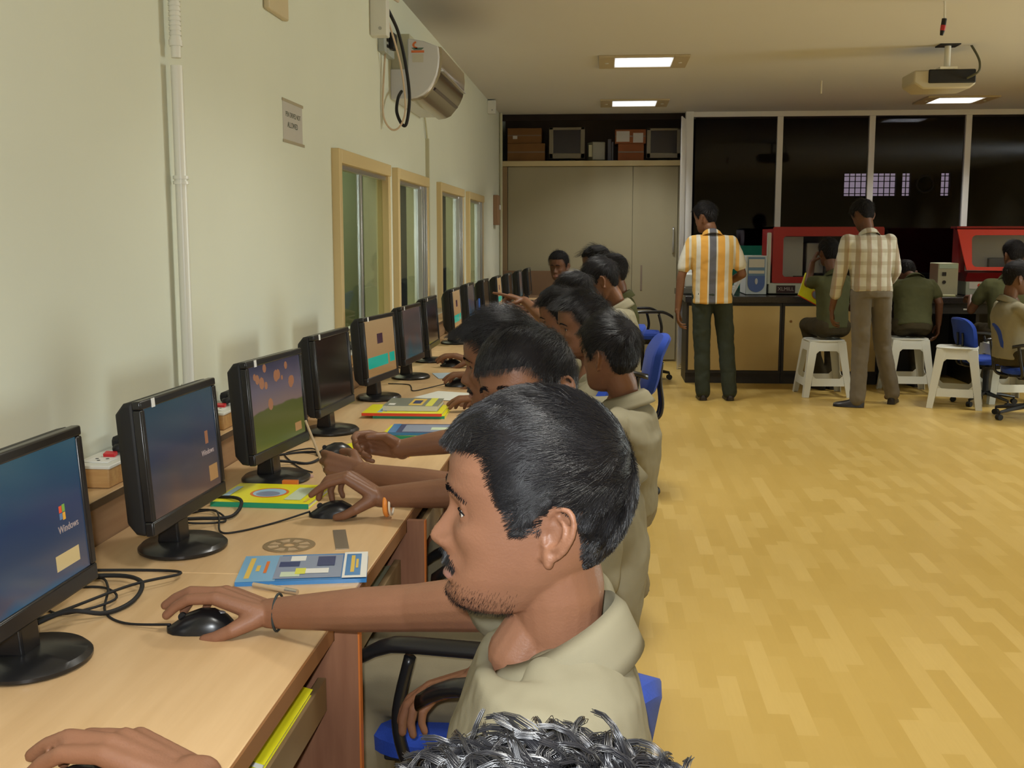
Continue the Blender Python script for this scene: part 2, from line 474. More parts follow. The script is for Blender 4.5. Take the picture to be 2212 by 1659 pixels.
# glass partition with white posts; stacked sliding tracks at its left end
b = MB(); b.mm((0.86, 12.42, 0), (0.945, 12.55, CEIL)); struct('trim_4', b, mat('white_powdercoat', (0.78, 0.78, 0.78), 0.4, 0.45), bevel=0.004)
b = MB()
for k, x in enumerate((0.862, 0.838, 0.812, 0.79)):
    b.mm((x - 0.016, 12.40 - 0.19 * k, 0.0), (x, 12.52 - 0.19 * k - 0.05, 2.66 - 0.01 * k))
struct('trim_5', b, M_ALU, bevel=0.002)
part = tag(bpy.data.objects.new('window_5', None), kind='structure'); COL.objects.link(part); part.location = (0.95, 12.5, 0.8)
xs_ = [0.945, 1.877, 2.85, 3.855, 4.83, 5.81, 6.79, 7.4]
b = MB(); b.mm((0.945, 12.46, 2.685), (7.4, 12.54, CEIL)); b.mm((0.945, 12.46, 0.80), (7.4, 12.54, 0.86)); b.build('top_rail', MATS['white_powdercoat'], part, bevel=0.003, world=True)
for x in xs_[1:-1]:
    b = MB(); b.mm((x - 0.031, 12.46, 0.86), (x + 0.031, 12.54, 2.685)); b.build('post', MATS['white_powdercoat'], part, bevel=0.003, world=True)
for x0, x1 in zip(xs_[:-1], xs_[1:]):
    b = MB(); b.mm((x0 + 0.028, 12.497, 0.86), (x1 - 0.03, 12.503, 2.685)); b.build('pane', M_GLASSD, part, world=True)
b = MB(); b.mm((0.945, 12.45, 0), (7.4, 12.54, 0.80)); struct('wall_dado', b, mat('dado_dark', (0.03, 0.028, 0.025), 0.6, 0.3))
# the unlit hall beyond the glass, with small grilled ventilators high in its far wall
M_CLEAR = pane_mat('clear_acrylic', (0.88, 0.88, 0.88), 1.3)
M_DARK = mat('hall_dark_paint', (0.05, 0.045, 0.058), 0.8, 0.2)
OP = [(3.74, 4.54), (4.63, 4.76), (4.83, 5.13), (5.22, 5.36)]
b = MB(); b.mm((0.95, 18.1, 0), (XR, 18.2, 2.03)); b.mm((0.95, 18.1, 2.38), (XR, 18.2, 3.4))
ex = [0.95] + [v for o in OP for v in o] + [XR]
for i in range(0, len(ex), 2): b.mm((ex[i], 18.1, 2.03), (ex[i + 1], 18.2, 2.38))
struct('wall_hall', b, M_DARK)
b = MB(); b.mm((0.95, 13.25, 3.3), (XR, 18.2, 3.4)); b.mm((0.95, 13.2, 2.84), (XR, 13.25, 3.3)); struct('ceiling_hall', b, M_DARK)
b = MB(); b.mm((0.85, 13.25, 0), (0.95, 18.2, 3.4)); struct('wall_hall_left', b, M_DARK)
M_SKYP = mat('overcast_daylight', (0.1, 0.1, 0.1), 0.9, 0, emit=(0.70, 0.60, 0.72), estr=1.15)
M_GR = mat('grille_dark', (0.02, 0.02, 0.02), 0.5, 0.3)
for i, (x0, x1) in enumerate(OP):
    if i == 2: continue
    w = tag(bpy.data.objects.new('window_%d' % (6 + i), None), kind='structure'); COL.objects.link(w); w.location = (x0, 18.15, 2.03)
    g = MB(); g.mm((x0 - 0.02, 18.22, 2.01), (x1 + 0.02, 18.23, 2.40)); g.build('daylight_pane', M_SKYP, w, world=True)
    g = MB()
    for z in (2.06, 2.15, 2.25, 2.33): g.mm((x0, 18.13, z), (x1, 18.15, z + 0.012))
    n = max(2, int((x1 - x0) / 0.085))
    for k in range(n + 1):
        x = x0 + (x1 - x0) * k / n; g.mm((x - 0.006, 18.14, 2.03), (x + 0.006, 18.16, 2.38))
    g.build('grille', M_GR, w, world=True)
# round exhaust fan set in the fourth opening
fan = thing('exhaust_fan', 'round exhaust fan high in the dark hall behind the glass', 'fan', (4.98, 18.12, 2.21))
b = MB(); rg = [(0.125 * math.cos(a * math.pi / 16), 0, 0.125 * math.sin(a * math.pi / 16)) for a in range(33)]
b.tube(rg, 0.016, 8); b.build('rim', mat('fan_grey', (0.85, 0.82, 0.86), 0.4, 0.5), fan, smooth=True)
b = MB(); b.mm((-0.15, 0.03, -0.18), (0.15, 0.06, 0.17)); b.build('back_plate', M_DARK, fan)
b = MB()
for k in range(5):
    a = k * 2 * math.pi / 5
    b.box((0.06 * math.cos(a), 0, 0.06 * math.sin(a)), (0.10, 0.006, 0.05), Matrix.Rotation(-a, 3, 'Y') @ Matrix.Rotation(0.4, 3, 'X'))
b.build('blade', M_GR, fan)

# ================================================================ CEILING THINGS
M_LENS = mat('lamp_lens', (0.8, 0.8, 0.8), 0.3, 0.4, emit=(0.93, 0.97, 1.0), estr=1.7)
M_FIX = mat('fixture_cream', (0.50, 0.42, 0.27), 0.45, 0.4)
def make_lum():
    t = thing('ceiling_luminaire', 'x', 'ceiling light')
    b = MB(); z = -0.004
    b.mm((-0.34, -0.29, -0.016), (-0.22, 0.29, 0)); b.mm((0.22, -0.29, -0.016), (0.34, 0.29, 0)); b.mm((-0.22, -0.29, -0.016), (0.22, -0.25, 0)); b.mm((-0.22, 0.25, -0.016), (0.22, 0.29, 0))
    b.build('housing', M_FIX, t, bevel=0.003)
    b = MB()
    b.mm((-0.22, -0.25, -0.004), (0.22, 0.25, 0)); b.build('diffuser', M_LENS, t)
    b = MB()
    for k in range(9): b.mm((-0.22, -0.225 + 0.056 * k, -0.014), (0.22, -0.222 + 0.056 * k, -0.004))
    b.build('louvre', mat('louvre_alu', (0.75, 0.76, 0.8), 0.3, 0.5, 0.6), t)
    b = MB(); b.cyl((-0.28, 0, -0.02), (-0.28, 0, -0.015), 0.014); b.build('screw_cap', M_WHITE, t)
    b = MB(); b.cyl((0.28, 0, -0.02), (0.28, 0, -0.015), 0.014); b.build('screw_cap', M_WHITE, t)
    return t
lum = make_lum()
LL = {(0.28, 8.86): 'lit square ceiling light nearest the camera, above the row of monitors', (0.28, 11.55): 'lit square ceiling light just in front of the storage loft', (3.43, 11.55): 'lit ceiling light at right behind the projector'}
first = True
for (x, y) in LAMP_XY:
    if (x, y) not in LL: continue
    o = lum if first else tree(lum)
    first = False
    o.location = (x, y, CEIL); o['label'] = LL[(x, y)]; o['group'] = 'square ceiling lights'
# projector hung from the ceiling
pj = thing('projector', 'ceiling hung projector, pale case with a black rear face', 'projector', (2.40, 8.3, CEIL))
b = MB(); b.mm((-0.07, -0.05, -0.008), (0.07, 0.09, 0)); b.build('mount_plate', M_BLACKM, pj, bevel=0.002)
b = MB(); b.cyl((0, 0.02, -0.16), (0, 0.02, -0.008), 0.022); b.mm((-0.06, -0.03, -0.17), (0.06, 0.08, -0.155)); b.build('drop_pole', M_WHITE, pj, smooth='auto')
b = MB(); b.prism([(-0.23, -0.175), (0.2, -0.165), (0.2, -0.27), (0.16, -0.30), (-0.16, -0.305), (-0.23, -0.26)], 'y', 0.0, 0.33); b.build('case', mat('projector_cream', (0.50, 0.45, 0.33), 0.4, 0.4), pj, bevel=0.012)
b = MB(); b.mm((-0.13, -0.012, -0.265), (0.195, 0.004, -0.17)); b.build('rear_face', M_BLACKM, pj, bevel=0.012)
b = MB(); b.tube(bez([(0.17, 0.05, 0), (0.20, 0.0, -0.08), (0.21, -0.03, -0.14), (0.19, -0.06, -0.2), (0.13, -0.02, -0.235)], 6), 0.008); tag(b.build('projector_cable', mat('cable_grey', (0.10, 0.10, 0.06), 0.5, 0.4), smooth=True), 'grey cable drooping from the ceiling into the projector', 'cable').location = pj.location
hg = thing('hanging_connector', 'red and black plug hanging by a white wire from the ceiling', 'connector', (1.93, 6.8, CEIL))
b = MB(); b.tube([(0, 0, 0), (0.003, 0, -0.05), (0.004, 0, -0.10)], 0.006); b.build('wire', M_WHITE, hg)
b = MB(); b.cyl((0.004, 0, -0.098), (0.0, 0, -0.135), 0.014, 0.014); b.cyl((-0.004, 0, -0.165), (-0.008, 0, -0.19), 0.013, 0.009); b.build('plug', M_BLACKM, hg)
b = MB(); b.cyl((0.0, 0, -0.135), (-0.004, 0, -0.165), 0.015, 0.014); b.build('sleeve', mat('red_plastic', (0.45, 0.02, 0.02), 0.4, 0.5), hg)
b = MB(); b.cyl((0, 0, -0.11), (0, 0, 0), 0.008, 0.008, 8); o = tag(b.build('ceiling_hook', mat('hook_cream', (0.62, 0.56, 0.42), 0.5, 0.4)), 'short pale hook rod hanging from the bare middle of the ceiling', 'hook'); o.location = (1.86, 10.1, CEIL)

# ================================================================ LEFT WALL THINGS
b = MB()
pp = thing('conduit_pipe', 'tall white pipe running up the left wall, ribbed at its top', 'pipe', (-1.14, 2.955, 0.85))
b = MB(); b.cyl((0, 0, 0), (0, 0, 1.0), 0.0155); b.build('pipe', M_PIPE, pp, smooth='auto')
b = MB(); b.cyl((0, 0, 1.02), (0, 0, 1.06), 0.013); b.cyl((0, 0, 1.05), (0, 0, 1.065), 0.018)
for k in range(60): b.cyl((0, 0, 1.065 + k * 0.0125), (0, 0, 1.073 + k * 0.0125), 0.016, 0.016, 14); b.cyl((0, 0, 1.073 + k * 0.0125), (0, 0, 1.0775 + k * 0.0125), 0.0135, 0.0135, 14)
b.build('flexible_sleeve', M_PIPE, pp, smooth='auto')
for z in (0.135, 0.70):
    b = MB(); b.cyl((0, 0, z - 0.011), (0, 0, z - 0.003), 0.021); b.cyl((0, 0, z + 0.003), (0, 0, z + 0.011), 0.021); b.cyl((0, 0, z - 0.003), (0, 0, z + 0.003), 0.017); b.build('clamp', M_PIPE, pp, smooth='auto')
b = MB(); b.mm((XL, 4.04, 1.745), (XL + 0.0015, 4.30, 1.895), 0); 
put_text(b, 'PEN DRIVES NOT', 0.026, frame((XL + 0.0018, 4.175, 1.845), (0, 1, 0), (0, 0, 1)), 1)
put_text(b, 'ALLOWED', 0.029, frame((XL + 0.0018, 4.165, 1.808), (0, 1, 0), (0, 0, 1)), 1)
b.mm((XL + 0.0015, 4.035, 1.888), (XL + 0.0025, 4.315, 1.899), 2); b.mm((XL + 0.0015, 4.035, 1.741), (XL + 0.0025, 4.325, 1.752), 2)
tag(b.build('paper_notice', [mat('notice_paper', (0.50, 0.47, 0.42), 0.7, 0.2), mat('notice_ink', (0.06, 0.075, 0.05), 0.7, 0.2), mat('notice_tape', (0.42, 0.36, 0.24), 0.35, 0.5)]), 'white paper notice in black capitals taped to the left wall', 'notice')
b = MB(); b.mm((XL, 3.84, 2.17), (XL + 0.022, 4.08, 2.45)); tag(b.build('wall_box', mat('box_cream', (0.60, 0.50, 0.31), 0.45, 0.4), bevel=0.006), 'cream box at the top edge of the left wall, beside the pipe', 'wall box')
def trunk(y, x0, x1, z0, z1, label):
    t = thing('cable_cover', label, 'cable cover', (XL, y, z0))
    b = MB(); b.mm((0, -0.04, 0), (x1 - XL, 0.04, z1 - z0)); b.build('cover', M_WHITE, t, bevel=0.005)
    b = MB(); b.cyl(((x1 - XL) * .6, -0.043, 0.035), ((x1 - XL) * .6, -0.039, 0.035), 0.008); b.build('screw', mat('screw_grey', (0.4, 0.4, 0.38), 0.35, 0.5, 0.6), t)
trunk(5.64, -1.13, -1.085, 2.385, CEIL, 'white cable cover dropping from the ceiling beside the air conditioner')
trunk(11.2, -1.17, -1.09, 2.60, CEIL - 0.01, 'small white cover high on the left wall near the back corner')
# thin cable down the wall and pipe in the far corner
b = MB(); b.tube(bez([(XL + 0.01, 7.17, 2.19), (XL + 0.012, 7.23, 2.13), (XL + 0.012, 7.30, 2.02)], 4), 0.006, 8); b.mm((XL, 7.29, 0.86), (XL + 0.022, 7.325, 2.03)); tag(b.build('cable_channel', mat('channel_cream', (0.55, 0.53, 0.37), 0.5, 0.4)), 'slim cream cable channel down the wall between the window pairs', 'cable channel')
b = MB(); b.cyl((-1.15, 12.40, 0), (-1.15, 12.40, CEIL), 0.017); tag(b.build('corner_pipe', mat('channel_cream', ()), smooth='auto'), 'thin cream pipe in the back left corner, floor to ceiling', 'pipe')
b = MB(); b.mm((XL, 11.72, 1.52), (XL + 0.05, 11.98, 1.83)); o = tag(b.build('switch_board', mat('switch_wood', (0.30, 0.17, 0.09), 0.5, 0.4), bevel=0.005), 'brown switch board on the left wall by the back corner', 'switch board')
b = MB(); b.mm((0.05, -0.05, -0.02), (0.062, 0.03, 0.03)); k = b.build('switch', M_WHITE, o, bevel=0.003); k.location = (XL, 11.9, 1.7)

# air conditioner
ac = thing('air_conditioner', 'white split air conditioner with a mirrored brown front on the left wall', 'air conditioner', (XL, 6.1, 2.13))
X0, Z0 = XL, 2.13
pf = [(-1.062, 2.455), (-0.985, 2.442), (-0.905, 2.412), (-0.900, 2.36), (-0.904, 2.31), (-0.914, 2.265), (-0.932, 2.225), (-0.958, 2.188), (-0.99, 2.16), (-1.025, 2.145), (-1.062, 2.139)]
pl = [(x - X0, z - Z0) for x, z in pf]
b = MB(); b.prism([(0.100, 0.009)] + [(0.100, 0.325)] + pl, 'y', 0, 1.02); b.build('casing', mat('ac_white', (0.66, 0.67, 0.70), 0.32, 0.5), ac, bevel=0.006)
b = MB(); b.mm((0, 0.03, 0.012), (0.101, 0.99, 0.17), 0); b.mm((0, 0.06, 0.17), (0.101, 0.96, 0.36), 1); b.build('back_plate', [MATS['ac_white'], mat('channel_cream', ())], ac, bevel=0.003)
out = [(p[0] + 0.014 * (1 if i < 8 else 0.6), p[1] - (0.01 if i > 5 else 0)) for i, p in enumerate(pl[2:])]
b = MB(); b.prism(out + [(p[0] - 0.004, p[1] + 0.004) for p in pl[2:]][::-1], 'y', 0.03, 1.005); b.build('front_panel', mat('mirror_brown', (0.42, 0.35, 0.25), 0.16, 0.6, 0.85), ac, smooth='auto')
b = MB()
for k in range(3): b.box((0.238 - 0.045 * k, 0.52, 0.066 - 0.024 * k), (0.006, 0.90, 0.018), Matrix.Rotation(0.8, 3, 'Y'))
b.build('louvre', mat('louvre_brown', (0.10, 0.07, 0.07), 0.2, 0.6, 0.4), ac, bevel=0.002)
b = MB(); b.mm((0.275, 0.03, 0.155), (0.290, 1.0, 0.162)); b.build('trim_strip', M_ALU, ac)
b = MB(); b.mm((0.125, -0.0015, 0.20), (0.185, 0.0, 0.245), 0); b.mm((0.12, -0.0015, 0.25), (0.19, 0, 0.262), 1)
for k in range(9):
    a0, a1 = R(100 + 20 * k), R(120 + 20 * k)
    b.add([(0.15 + 0.024 * math.cos(a0), -0.002, 0.29 + 0.02 * math.sin(a0)), (0.15 + 0.012 * math.cos(a0), -0.002, 0.29 + 0.01 * math.sin(a0)), (0.15 + 0.012 * math.cos(a1), -0.002, 0.29 + 0.01 * math.sin(a1)), (0.15 + 0.024 * math.cos(a1), -0.002, 0.29 + 0.02 * math.sin(a1))], [(0, 1, 2, 3)], 1)
b.add([(0.12, -0.002, 0.276), (0.19, -0.002, 0.276), (0.175, -0.002, 0.264), (0.135, -0.002, 0.264)], [(0, 1, 2, 3)], 2)
b.build('rating_label', [mat('label_pale', (0.62, 0.60, 0.50), 0.5, 0.4), mat('label_orange', (0.75, 0.20, 0.06), 0.5, 0.4), mat('label_green', (0.12, 0.2, 0.16), 0.5, 0.4)], ac)
so = thing('wall_socket', 'grey plug socket on the wall beside the air conditioner', 'socket', (XL, 5.95, 2.34))
b = MB(); b.mm((0, -0.16, 0), (0.035, 0.12, 0.13)); b.build('plate', mat('socket_grey', (0.42, 0.45, 0.42), 0.45, 0.4), so, bevel=0.004)
b = MB()
for z in (0.03, 0.06, 0.09): b.mm((0.035, -0.10, z), (0.041, -0.075, z + 0.014))
b.build('switch', M_BLACKM, so)
b = MB(); b.mm((0.035, -0.05, 0.03), (0.065, 0.04, 0.115)); b.build('plug', M_BLACKM, so, bevel=0.01)
b = MB(); b.tube(bez([(-1.13, 5.62, 2.60), (-1.085, 5.72, 2.50), (-1.07, 5.85, 2.43), (-1.045, 5.9, 2.28), (-1.028, 5.9, 2.12), (-1.045, 5.9, 1.99), (-1.07, 5.9, 1.985), (-1.10, 5.92, 2.05), (-1.107, 6.0, 2.13), (-1.11, 6.12, 2.18)], 8), 0.0085); tag(b.build('black_power_cable', M_BLACKM, smooth=True), 'black power cable looping below the socket in front of the air conditioner', 'cable')
b = MB(); b.tube(bez([(-1.12, 5.66, 2.55), (-1.085, 5.74, 2.42), (-1.06, 5.86, 2.25), (-1.045, 5.87, 2.06), (-1.075, 5.87, 1.97), (-1.12, 5.86, 1.955), (-1.155, 5.84, 2.02), (-1.155, 5.84, 2.15), (-1.15, 5.88, 2.34)], 8), 0.005); tag(b.build('cream_cable', mat('cable_cream', (0.62, 0.48, 0.34), 0.5, 0.4), smooth=True), 'thin cream cable hanging in a long loop beside the air conditioner', 'cable')
b = MB(); b.mm((-1.16, 5.62, 2.52), (-1.10, 5.70, 2.60)); b.tube([(-1.10, 5.7, 2.60), (-1.05, 5.75, 2.575)], 0.008); tag(b.build('junction_box', mat('junction_pink', (0.62, 0.52, 0.42), 0.5, 0.4), bevel=0.004), 'small pale junction box above the grey socket', 'junction box')

# ================================================================ STORAGE LOFT
def crt(x, y, w, label):
    t = thing('crt_monitor', label, 'monitor', (x, y, 2.232), group='old monitors in the loft')
    h = w * 0.86; m = mat('crt_beige', (0.22, 0.19, 0.13), 0.5, 0.4)
    b = MB(); b.loft([[(sx * w / 2 * s, yy, h / 2 + 0.03 + sz * h / 2 * s) for sx, sz in ((-1, -1), (1, -1), (1, 1), (-1, 1))] for yy, s in ((0.03, 0.96), (0.12, 0.95), (0.36, 0.6))]); b.build('shell', m, t, bevel=0.012)
    b = MB(); a, c = w / 2, w / 2 * 0.76; zc = h / 2 + 0.045; d_ = h / 2
    b.mm((-a, 0, 0.03), (a, 0.035, zc - c * 0.84)); b.mm((-a, 0, zc + c * 0.84), (a, 0.035, h + 0.03)); b.mm((-a, 0, 0.03), (-c, 0.035, h + 0.03)); b.mm((c, 0, 0.03), (a, 0.035, h + 0.03)); b.build('bezel', m, t, bevel=0.006)
    b = MB(); b.mm((-c, 0.018, zc - c * 0.84), (c, 0.028, zc + c * 0.84)); b.build('screen', mat('crt_glass', (0.015, 0.012, 0.02), 0.15, 0.6), t)
    b = MB(); b.lathe([(0.10, 0), (0.11, 0.012), (0.05, 0.035)], (0, 0.16, 0)); b.build('stand', m, t, smooth='auto')
crt(-0.435, 12.66, 0.40, 'beige tube monitor on the loft beside the stacked cartons')
crt(0.64, 12.66, 0.38, 'beige tube monitor at the right end of the loft')
def carton(x0, x1, y0, y1, z0, z1, label, m, extra=None):
    t = thing('carton', label, 'carton', ((x0 + x1) / 2, (y0 + y1) / 2, z0), group='cartons stored in the loft')
    w, d_, h = (x1 - x0) / 2, (y1 - y0) / 2, z1 - z0
    b = MB(); b.mm((-w, -d_, 0), (w, d_, h)); b.build('box', m, t, bevel=0.004)
    b = MB(); b.mm((-w, -d_ - 0.001, h * 0.48), (w, -d_, h * 0.56)); b.build('tape', mat('carton_tape', (0.16, 0.10, 0.05), 0.3, 0.5), t)
    if extra:
        b = MB()
        for (a, c, e, f) in extra: b.mm((a, -d_ - 0.002, c), (e, -d_, f))
        b.build('label_sheet', mat('sheet_white', (0.5, 0.48, 0.45), 0.6, 0.3), t)
MC = mat('cardboard', (0.19, 0.095, 0.035), 0.8, 0.15, nz=0.06, nscale=8)
MC2 = mat('cardboard_red', (0.24, 0.085, 0.035), 0.8, 0.15, nz=0.06, nscale=8)
carton(-1.10, -0.68, 12.64, 13.1, 2.232, 2.43, 'wide brown carton at the left end of the loft, lower of the two', MC)
carton(-1.10, -0.72, 12.66, 13.1, 2.431, 2.60, 'brown carton with a white sticker, on top of the wide one', MC, [(-0.13, 0.05, -0.08, 0.085)])
carton(0.135, 0.42, 12.65, 13.05, 2.232, 2.42, 'reddish brown carton under the one with white sheets', MC2)
carton(0.10, 0.44, 12.64, 13.05, 2.421, 2.575, 'carton with two white sheets, beside the right tube monitor', MC2, [(-0.155, 0.02, -0.01, 0.135), (0.03, 0.01, 0.14, 0.115)])
t = thing('speaker_box', 'small cream cased unit lying between the monitor and the reddish carton', 'case', (-0.11, 12.72, 2.232))
b = MB(); b.box((0, 0, 0.11), (0.15, 0.2, 0.2), Matrix.Rotation(0.35, 3, 'Z')); b.build('case', mat('unit_grey', (0.26, 0.25, 0.20), 0.5, 0.4), t, bevel=0.01)
b = MB(); b.box((-0.005 - 0.034, -0.098, 0.11), (0.09, 0.008, 0.13), Matrix.Rotation(0.35, 3, 'Z')); b.build('face', mat('unit_cream', (0.42, 0.40, 0.26), 0.5, 0.4), t, bevel=0.003)
b = MB(); b.mm((0.02, 12.75, 2.2325), (0.06, 12.95, 2.48)); b.mm((0.065, 12.75, 2.2325), (0.085, 12.95, 2.45)); tag(b.build('ring_binder', mat('binder_grey', (0.12, 0.12, 0.15), 0.5, 0.4), bevel=0.002), 'grey binders standing upright in the middle of the loft', 'binder')

# ================================================================ DESK ROW
DZ = 0.75
def make_desk():
    t = thing('computer_desk', 'x', 'desk')
    b = MB(); b.mm((0.104, 0.001, DZ - 0.026), (0.715, 1.399, DZ)); b.build('worktop', MATS['desk_laminate'], t, bevel=0.002)
    b = MB(); b.mm((0.715, 0.001, DZ - 0.03), (0.719, 1.399, DZ - 0.001)); b.mm((0.66, 0.001, DZ - 0.06), (0.69, 1.399, DZ - 0.026)); b.build('front_edge', mat('lipping_brown', (0.24, 0.105, 0.035), 0.4, 0.4), t)
    for y in (0.45, 1.15):
        b = MB(); b.prism([(0.105, 0), (0.76, 0), (0.76, DZ - 0.003), (0.72, DZ - 0.003), (0.72, DZ - 0.0305), (0.69, DZ - 0.0605), (0.65, DZ - 0.0605), (0.65, DZ - 0.0265), (0.105, DZ - 0.0265)], 'y', y - 0.009, y + 0.009)
        p = b.build('side_panel', MATS['panel_brown'], t)
        b = MB(); b.mm((0.76, y - 0.009, 0), (0.763, y + 0.009, DZ - 0.003)); b.build('edge_strip', mat('edge_orange', (0.52, 0.15, 0.03), 0.4, 0.4), p)
    for y0, y1 in ((0.001, 0.439), (0.461, 1.139), (1.161, 1.399)):
        b = MB(); b.mm((0.25, y0, 0.600), (0.690, y1, 0.616)); b.mm((0.690, y0, 0.595), (0.705, y1, 0.655)); b.build('shelf', mat('shelf_olive', (0.20, 0.13, 0.06), 0.5, 0.3), t, bevel=0.002)
    return t
desk = make_desk()
DLAB = ['nearest computer desk, under the closest monitor and the hand at the bottom', 'wooden computer desk with the blue book, disc and steel ruler on it', 'wooden computer desk carrying the stacks of yellow and green books', 'wooden computer desk with the loose white sheets and the tan screen', 'wooden desk halfway along the row, behind the men leaning in', 'wooden desk past the middle of the row, where a man points at a screen', 'far wooden desk with papers beside the last monitors', 'farthest wooden desk, ending at the back partition', 'wooden desk running out of the frame at bottom left']
ys_d = [0.64 + 1.4 * k for k in range(8)]
for k, y in enumerate(ys_d + [-0.76]):
    o = desk if k == 0 else tree(desk)
    o.location = (XL, y, 0); o['label'] = DLAB[k]; o['group'] = 'computer desks along the left wall'
b = MB(); b.mm((-1.15, 12.42, 0.65), (-0.30, 12.44, 1.02)); b.mm((-1.15, 11.85, DZ - 0.026), (-0.30, 12.42, DZ)); b.mm((-0.32, 11.85, 0), (-0.30, 12.42, DZ - 0.026)); tag(b.build('side_table', mat('brown_board', (0.19, 0.115, 0.065), 0.55, 0.3), bevel=0.002), 'brown table with a raised back board against the back partition', 'table')

lg = thing('wall_ledge', 'raised wooden ledge along the left wall carrying the socket boxes', 'ledge', (XL, -.76, 0))
b = MB(); b.mm((0.002, 0.0, 0.832), (0.112, 12.6, 0.852)); b.build('ledge_top', MATS['desk_laminate'], lg, bevel=0.002)
b = MB(); b.mm((0.085, 0.0, 0.10), (0.100, 12.6, 0.832)); b.build('riser', MATS['riser_wood'], lg)
b = MB(); b.mm((0.1121, 0.0, 0.8345), (0.1145, 12.6, 0.8505)); b.build('edge_band', mat('edge_band', (0.10, 0.06, 0.035), 0.5, 0.3), lg)
# ---------------------------------------------------------------- monitors
def emis(name, col, s=1.0, rough=0.12):
    return mat(name, (0.012, 0.012, 0.014), rough, 0.5, emit=col, estr=s)
def grad_screen(name, stops, horiz=False, nz=0.0, s=1.0):
    def f(nt, bs):
        tc = N(nt, 'ShaderNodeTexCoord'); sp = N(nt, 'ShaderNodeSeparateXYZ')
        nt.links.new(tc.outputs['Object'], sp.inputs[0])
        v = sp.outputs[1 if horiz else 2]
        if nz:
            n = N(nt, 'ShaderNodeTexNoise'); n.inputs['Scale'].default_value = 7; nt.links.new(tc.outputs['Object'], n.inputs['Vector'])
            v = M2(nt, 'ADD', v, M2(nt, 'MULTIPLY', M2(nt, 'SUBTRACT', n.outputs['Fac'], 0.5), nz))
        mr = N(nt, 'ShaderNodeMapRange'); mr.inputs[1].default_value = -0.2 if horiz else 0.10; mr.inputs[2].default_value = 0.2 if horiz else 0.335
        nt.links.new(v, mr.inputs[0])
        cr = N(nt, 'ShaderNodeValToRGB')
        while len(cr.color_ramp.elements) < len(stops): cr.color_ramp.elements.new(0.5)
        for e, (p, c) in zip(cr.color_ramp.elements, stops): e.position = p; e.color = (*c, 1)
        nt.links.new(mr.outputs[0], cr.inputs[0])
        bs.inputs['Base Color'].default_value = (0.012, 0.012, 0.014, 1)
        nt.links.new(cr.outputs[0], bs.inputs['Emission Color']); bs.inputs['Emission Strength'].default_value = s
    return ramp_mat(name, f, 0.14, 0.5)
S_XP = grad_screen('screen_blue', [(0, (0.010, 0.07, 0.13)), (0.07, (0.05, 0.05, 0.07)), (0.2, (0.028, 0.042, 0.07)), (0.5, (0.014, 0.032, 0.075)), (0.85, (0.016, 0.058, 0.09)), (1, (0.022, 0.07, 0.095))], nz=0.05)
S_XP2 = grad_screen('screen_slate', [(0, (0.10, 0.055, 0.035)), (0.25, (0.045, 0.04, 0.04)), (0.5, (0.022, 0.03, 0.05)), (1, (0.018, 0.045, 0.06))], nz=0.10)
S_HILL = grad_screen('screen_hill', [(0, (0.075, 0.085, 0.012)), (0.42, (0.055, 0.06, 0.010)), (0.44, (0.14, 0.09, 0.075)), (0.65, (0.09, 0.07, 0.085)), (0.9, (0.03, 0.03, 0.05)), (1, (0.02, 0.02, 0.03))], nz=0.035)
S_TAN = grad_screen('screen_tan', [(0, (0.23, 0.125, 0.04)), (0.45, (0.26, 0.15, 0.06)), (1, (0.29, 0.19, 0.085))])
S_OFF = mat('screen_off', (0.010, 0.009, 0.010), 0.12, 0.6)
S_DIM = grad_screen('screen_dim', [(0, (0.01, 0.05, 0.06)), (0.3, (0.05, 0.035, 0.03)), (1, (0.045, 0.035, 0.035))], nz=0.2)
S_TEAL = emis('icon_teal', (0.0, 0.26, 0.18)); S_ICON = emis('icon_dark', (0.03, 0.008, 0.02)); S_CREAM = emis('box_cream_px', (0.45, 0.33, 0.14)); S_CREAM2 = emis('box_cream_dim', (0.30, 0.16, 0.055))
S_RED = emis('flag_red', (0.62, 0.07, 0.02)); S_GRN = emis('flag_green', (0.16, 0.30, 0.04)); S_BLU = emis('flag_blue', (0.10, 0.16, 0.25)); S_YEL = emis('flag_yellow', (0.62, 0.30, 0.03)); S_TXT = emis('screen_text', (0.32, 0.24, 0.20)); S_BLOB = emis('blob_orange', (0.24, 0.10, 0.045))
W2, H0, H1 = 0.188, 0.074, 0.338
SX, SZ0, SZ1 = 0.170, 0.103, 0.321
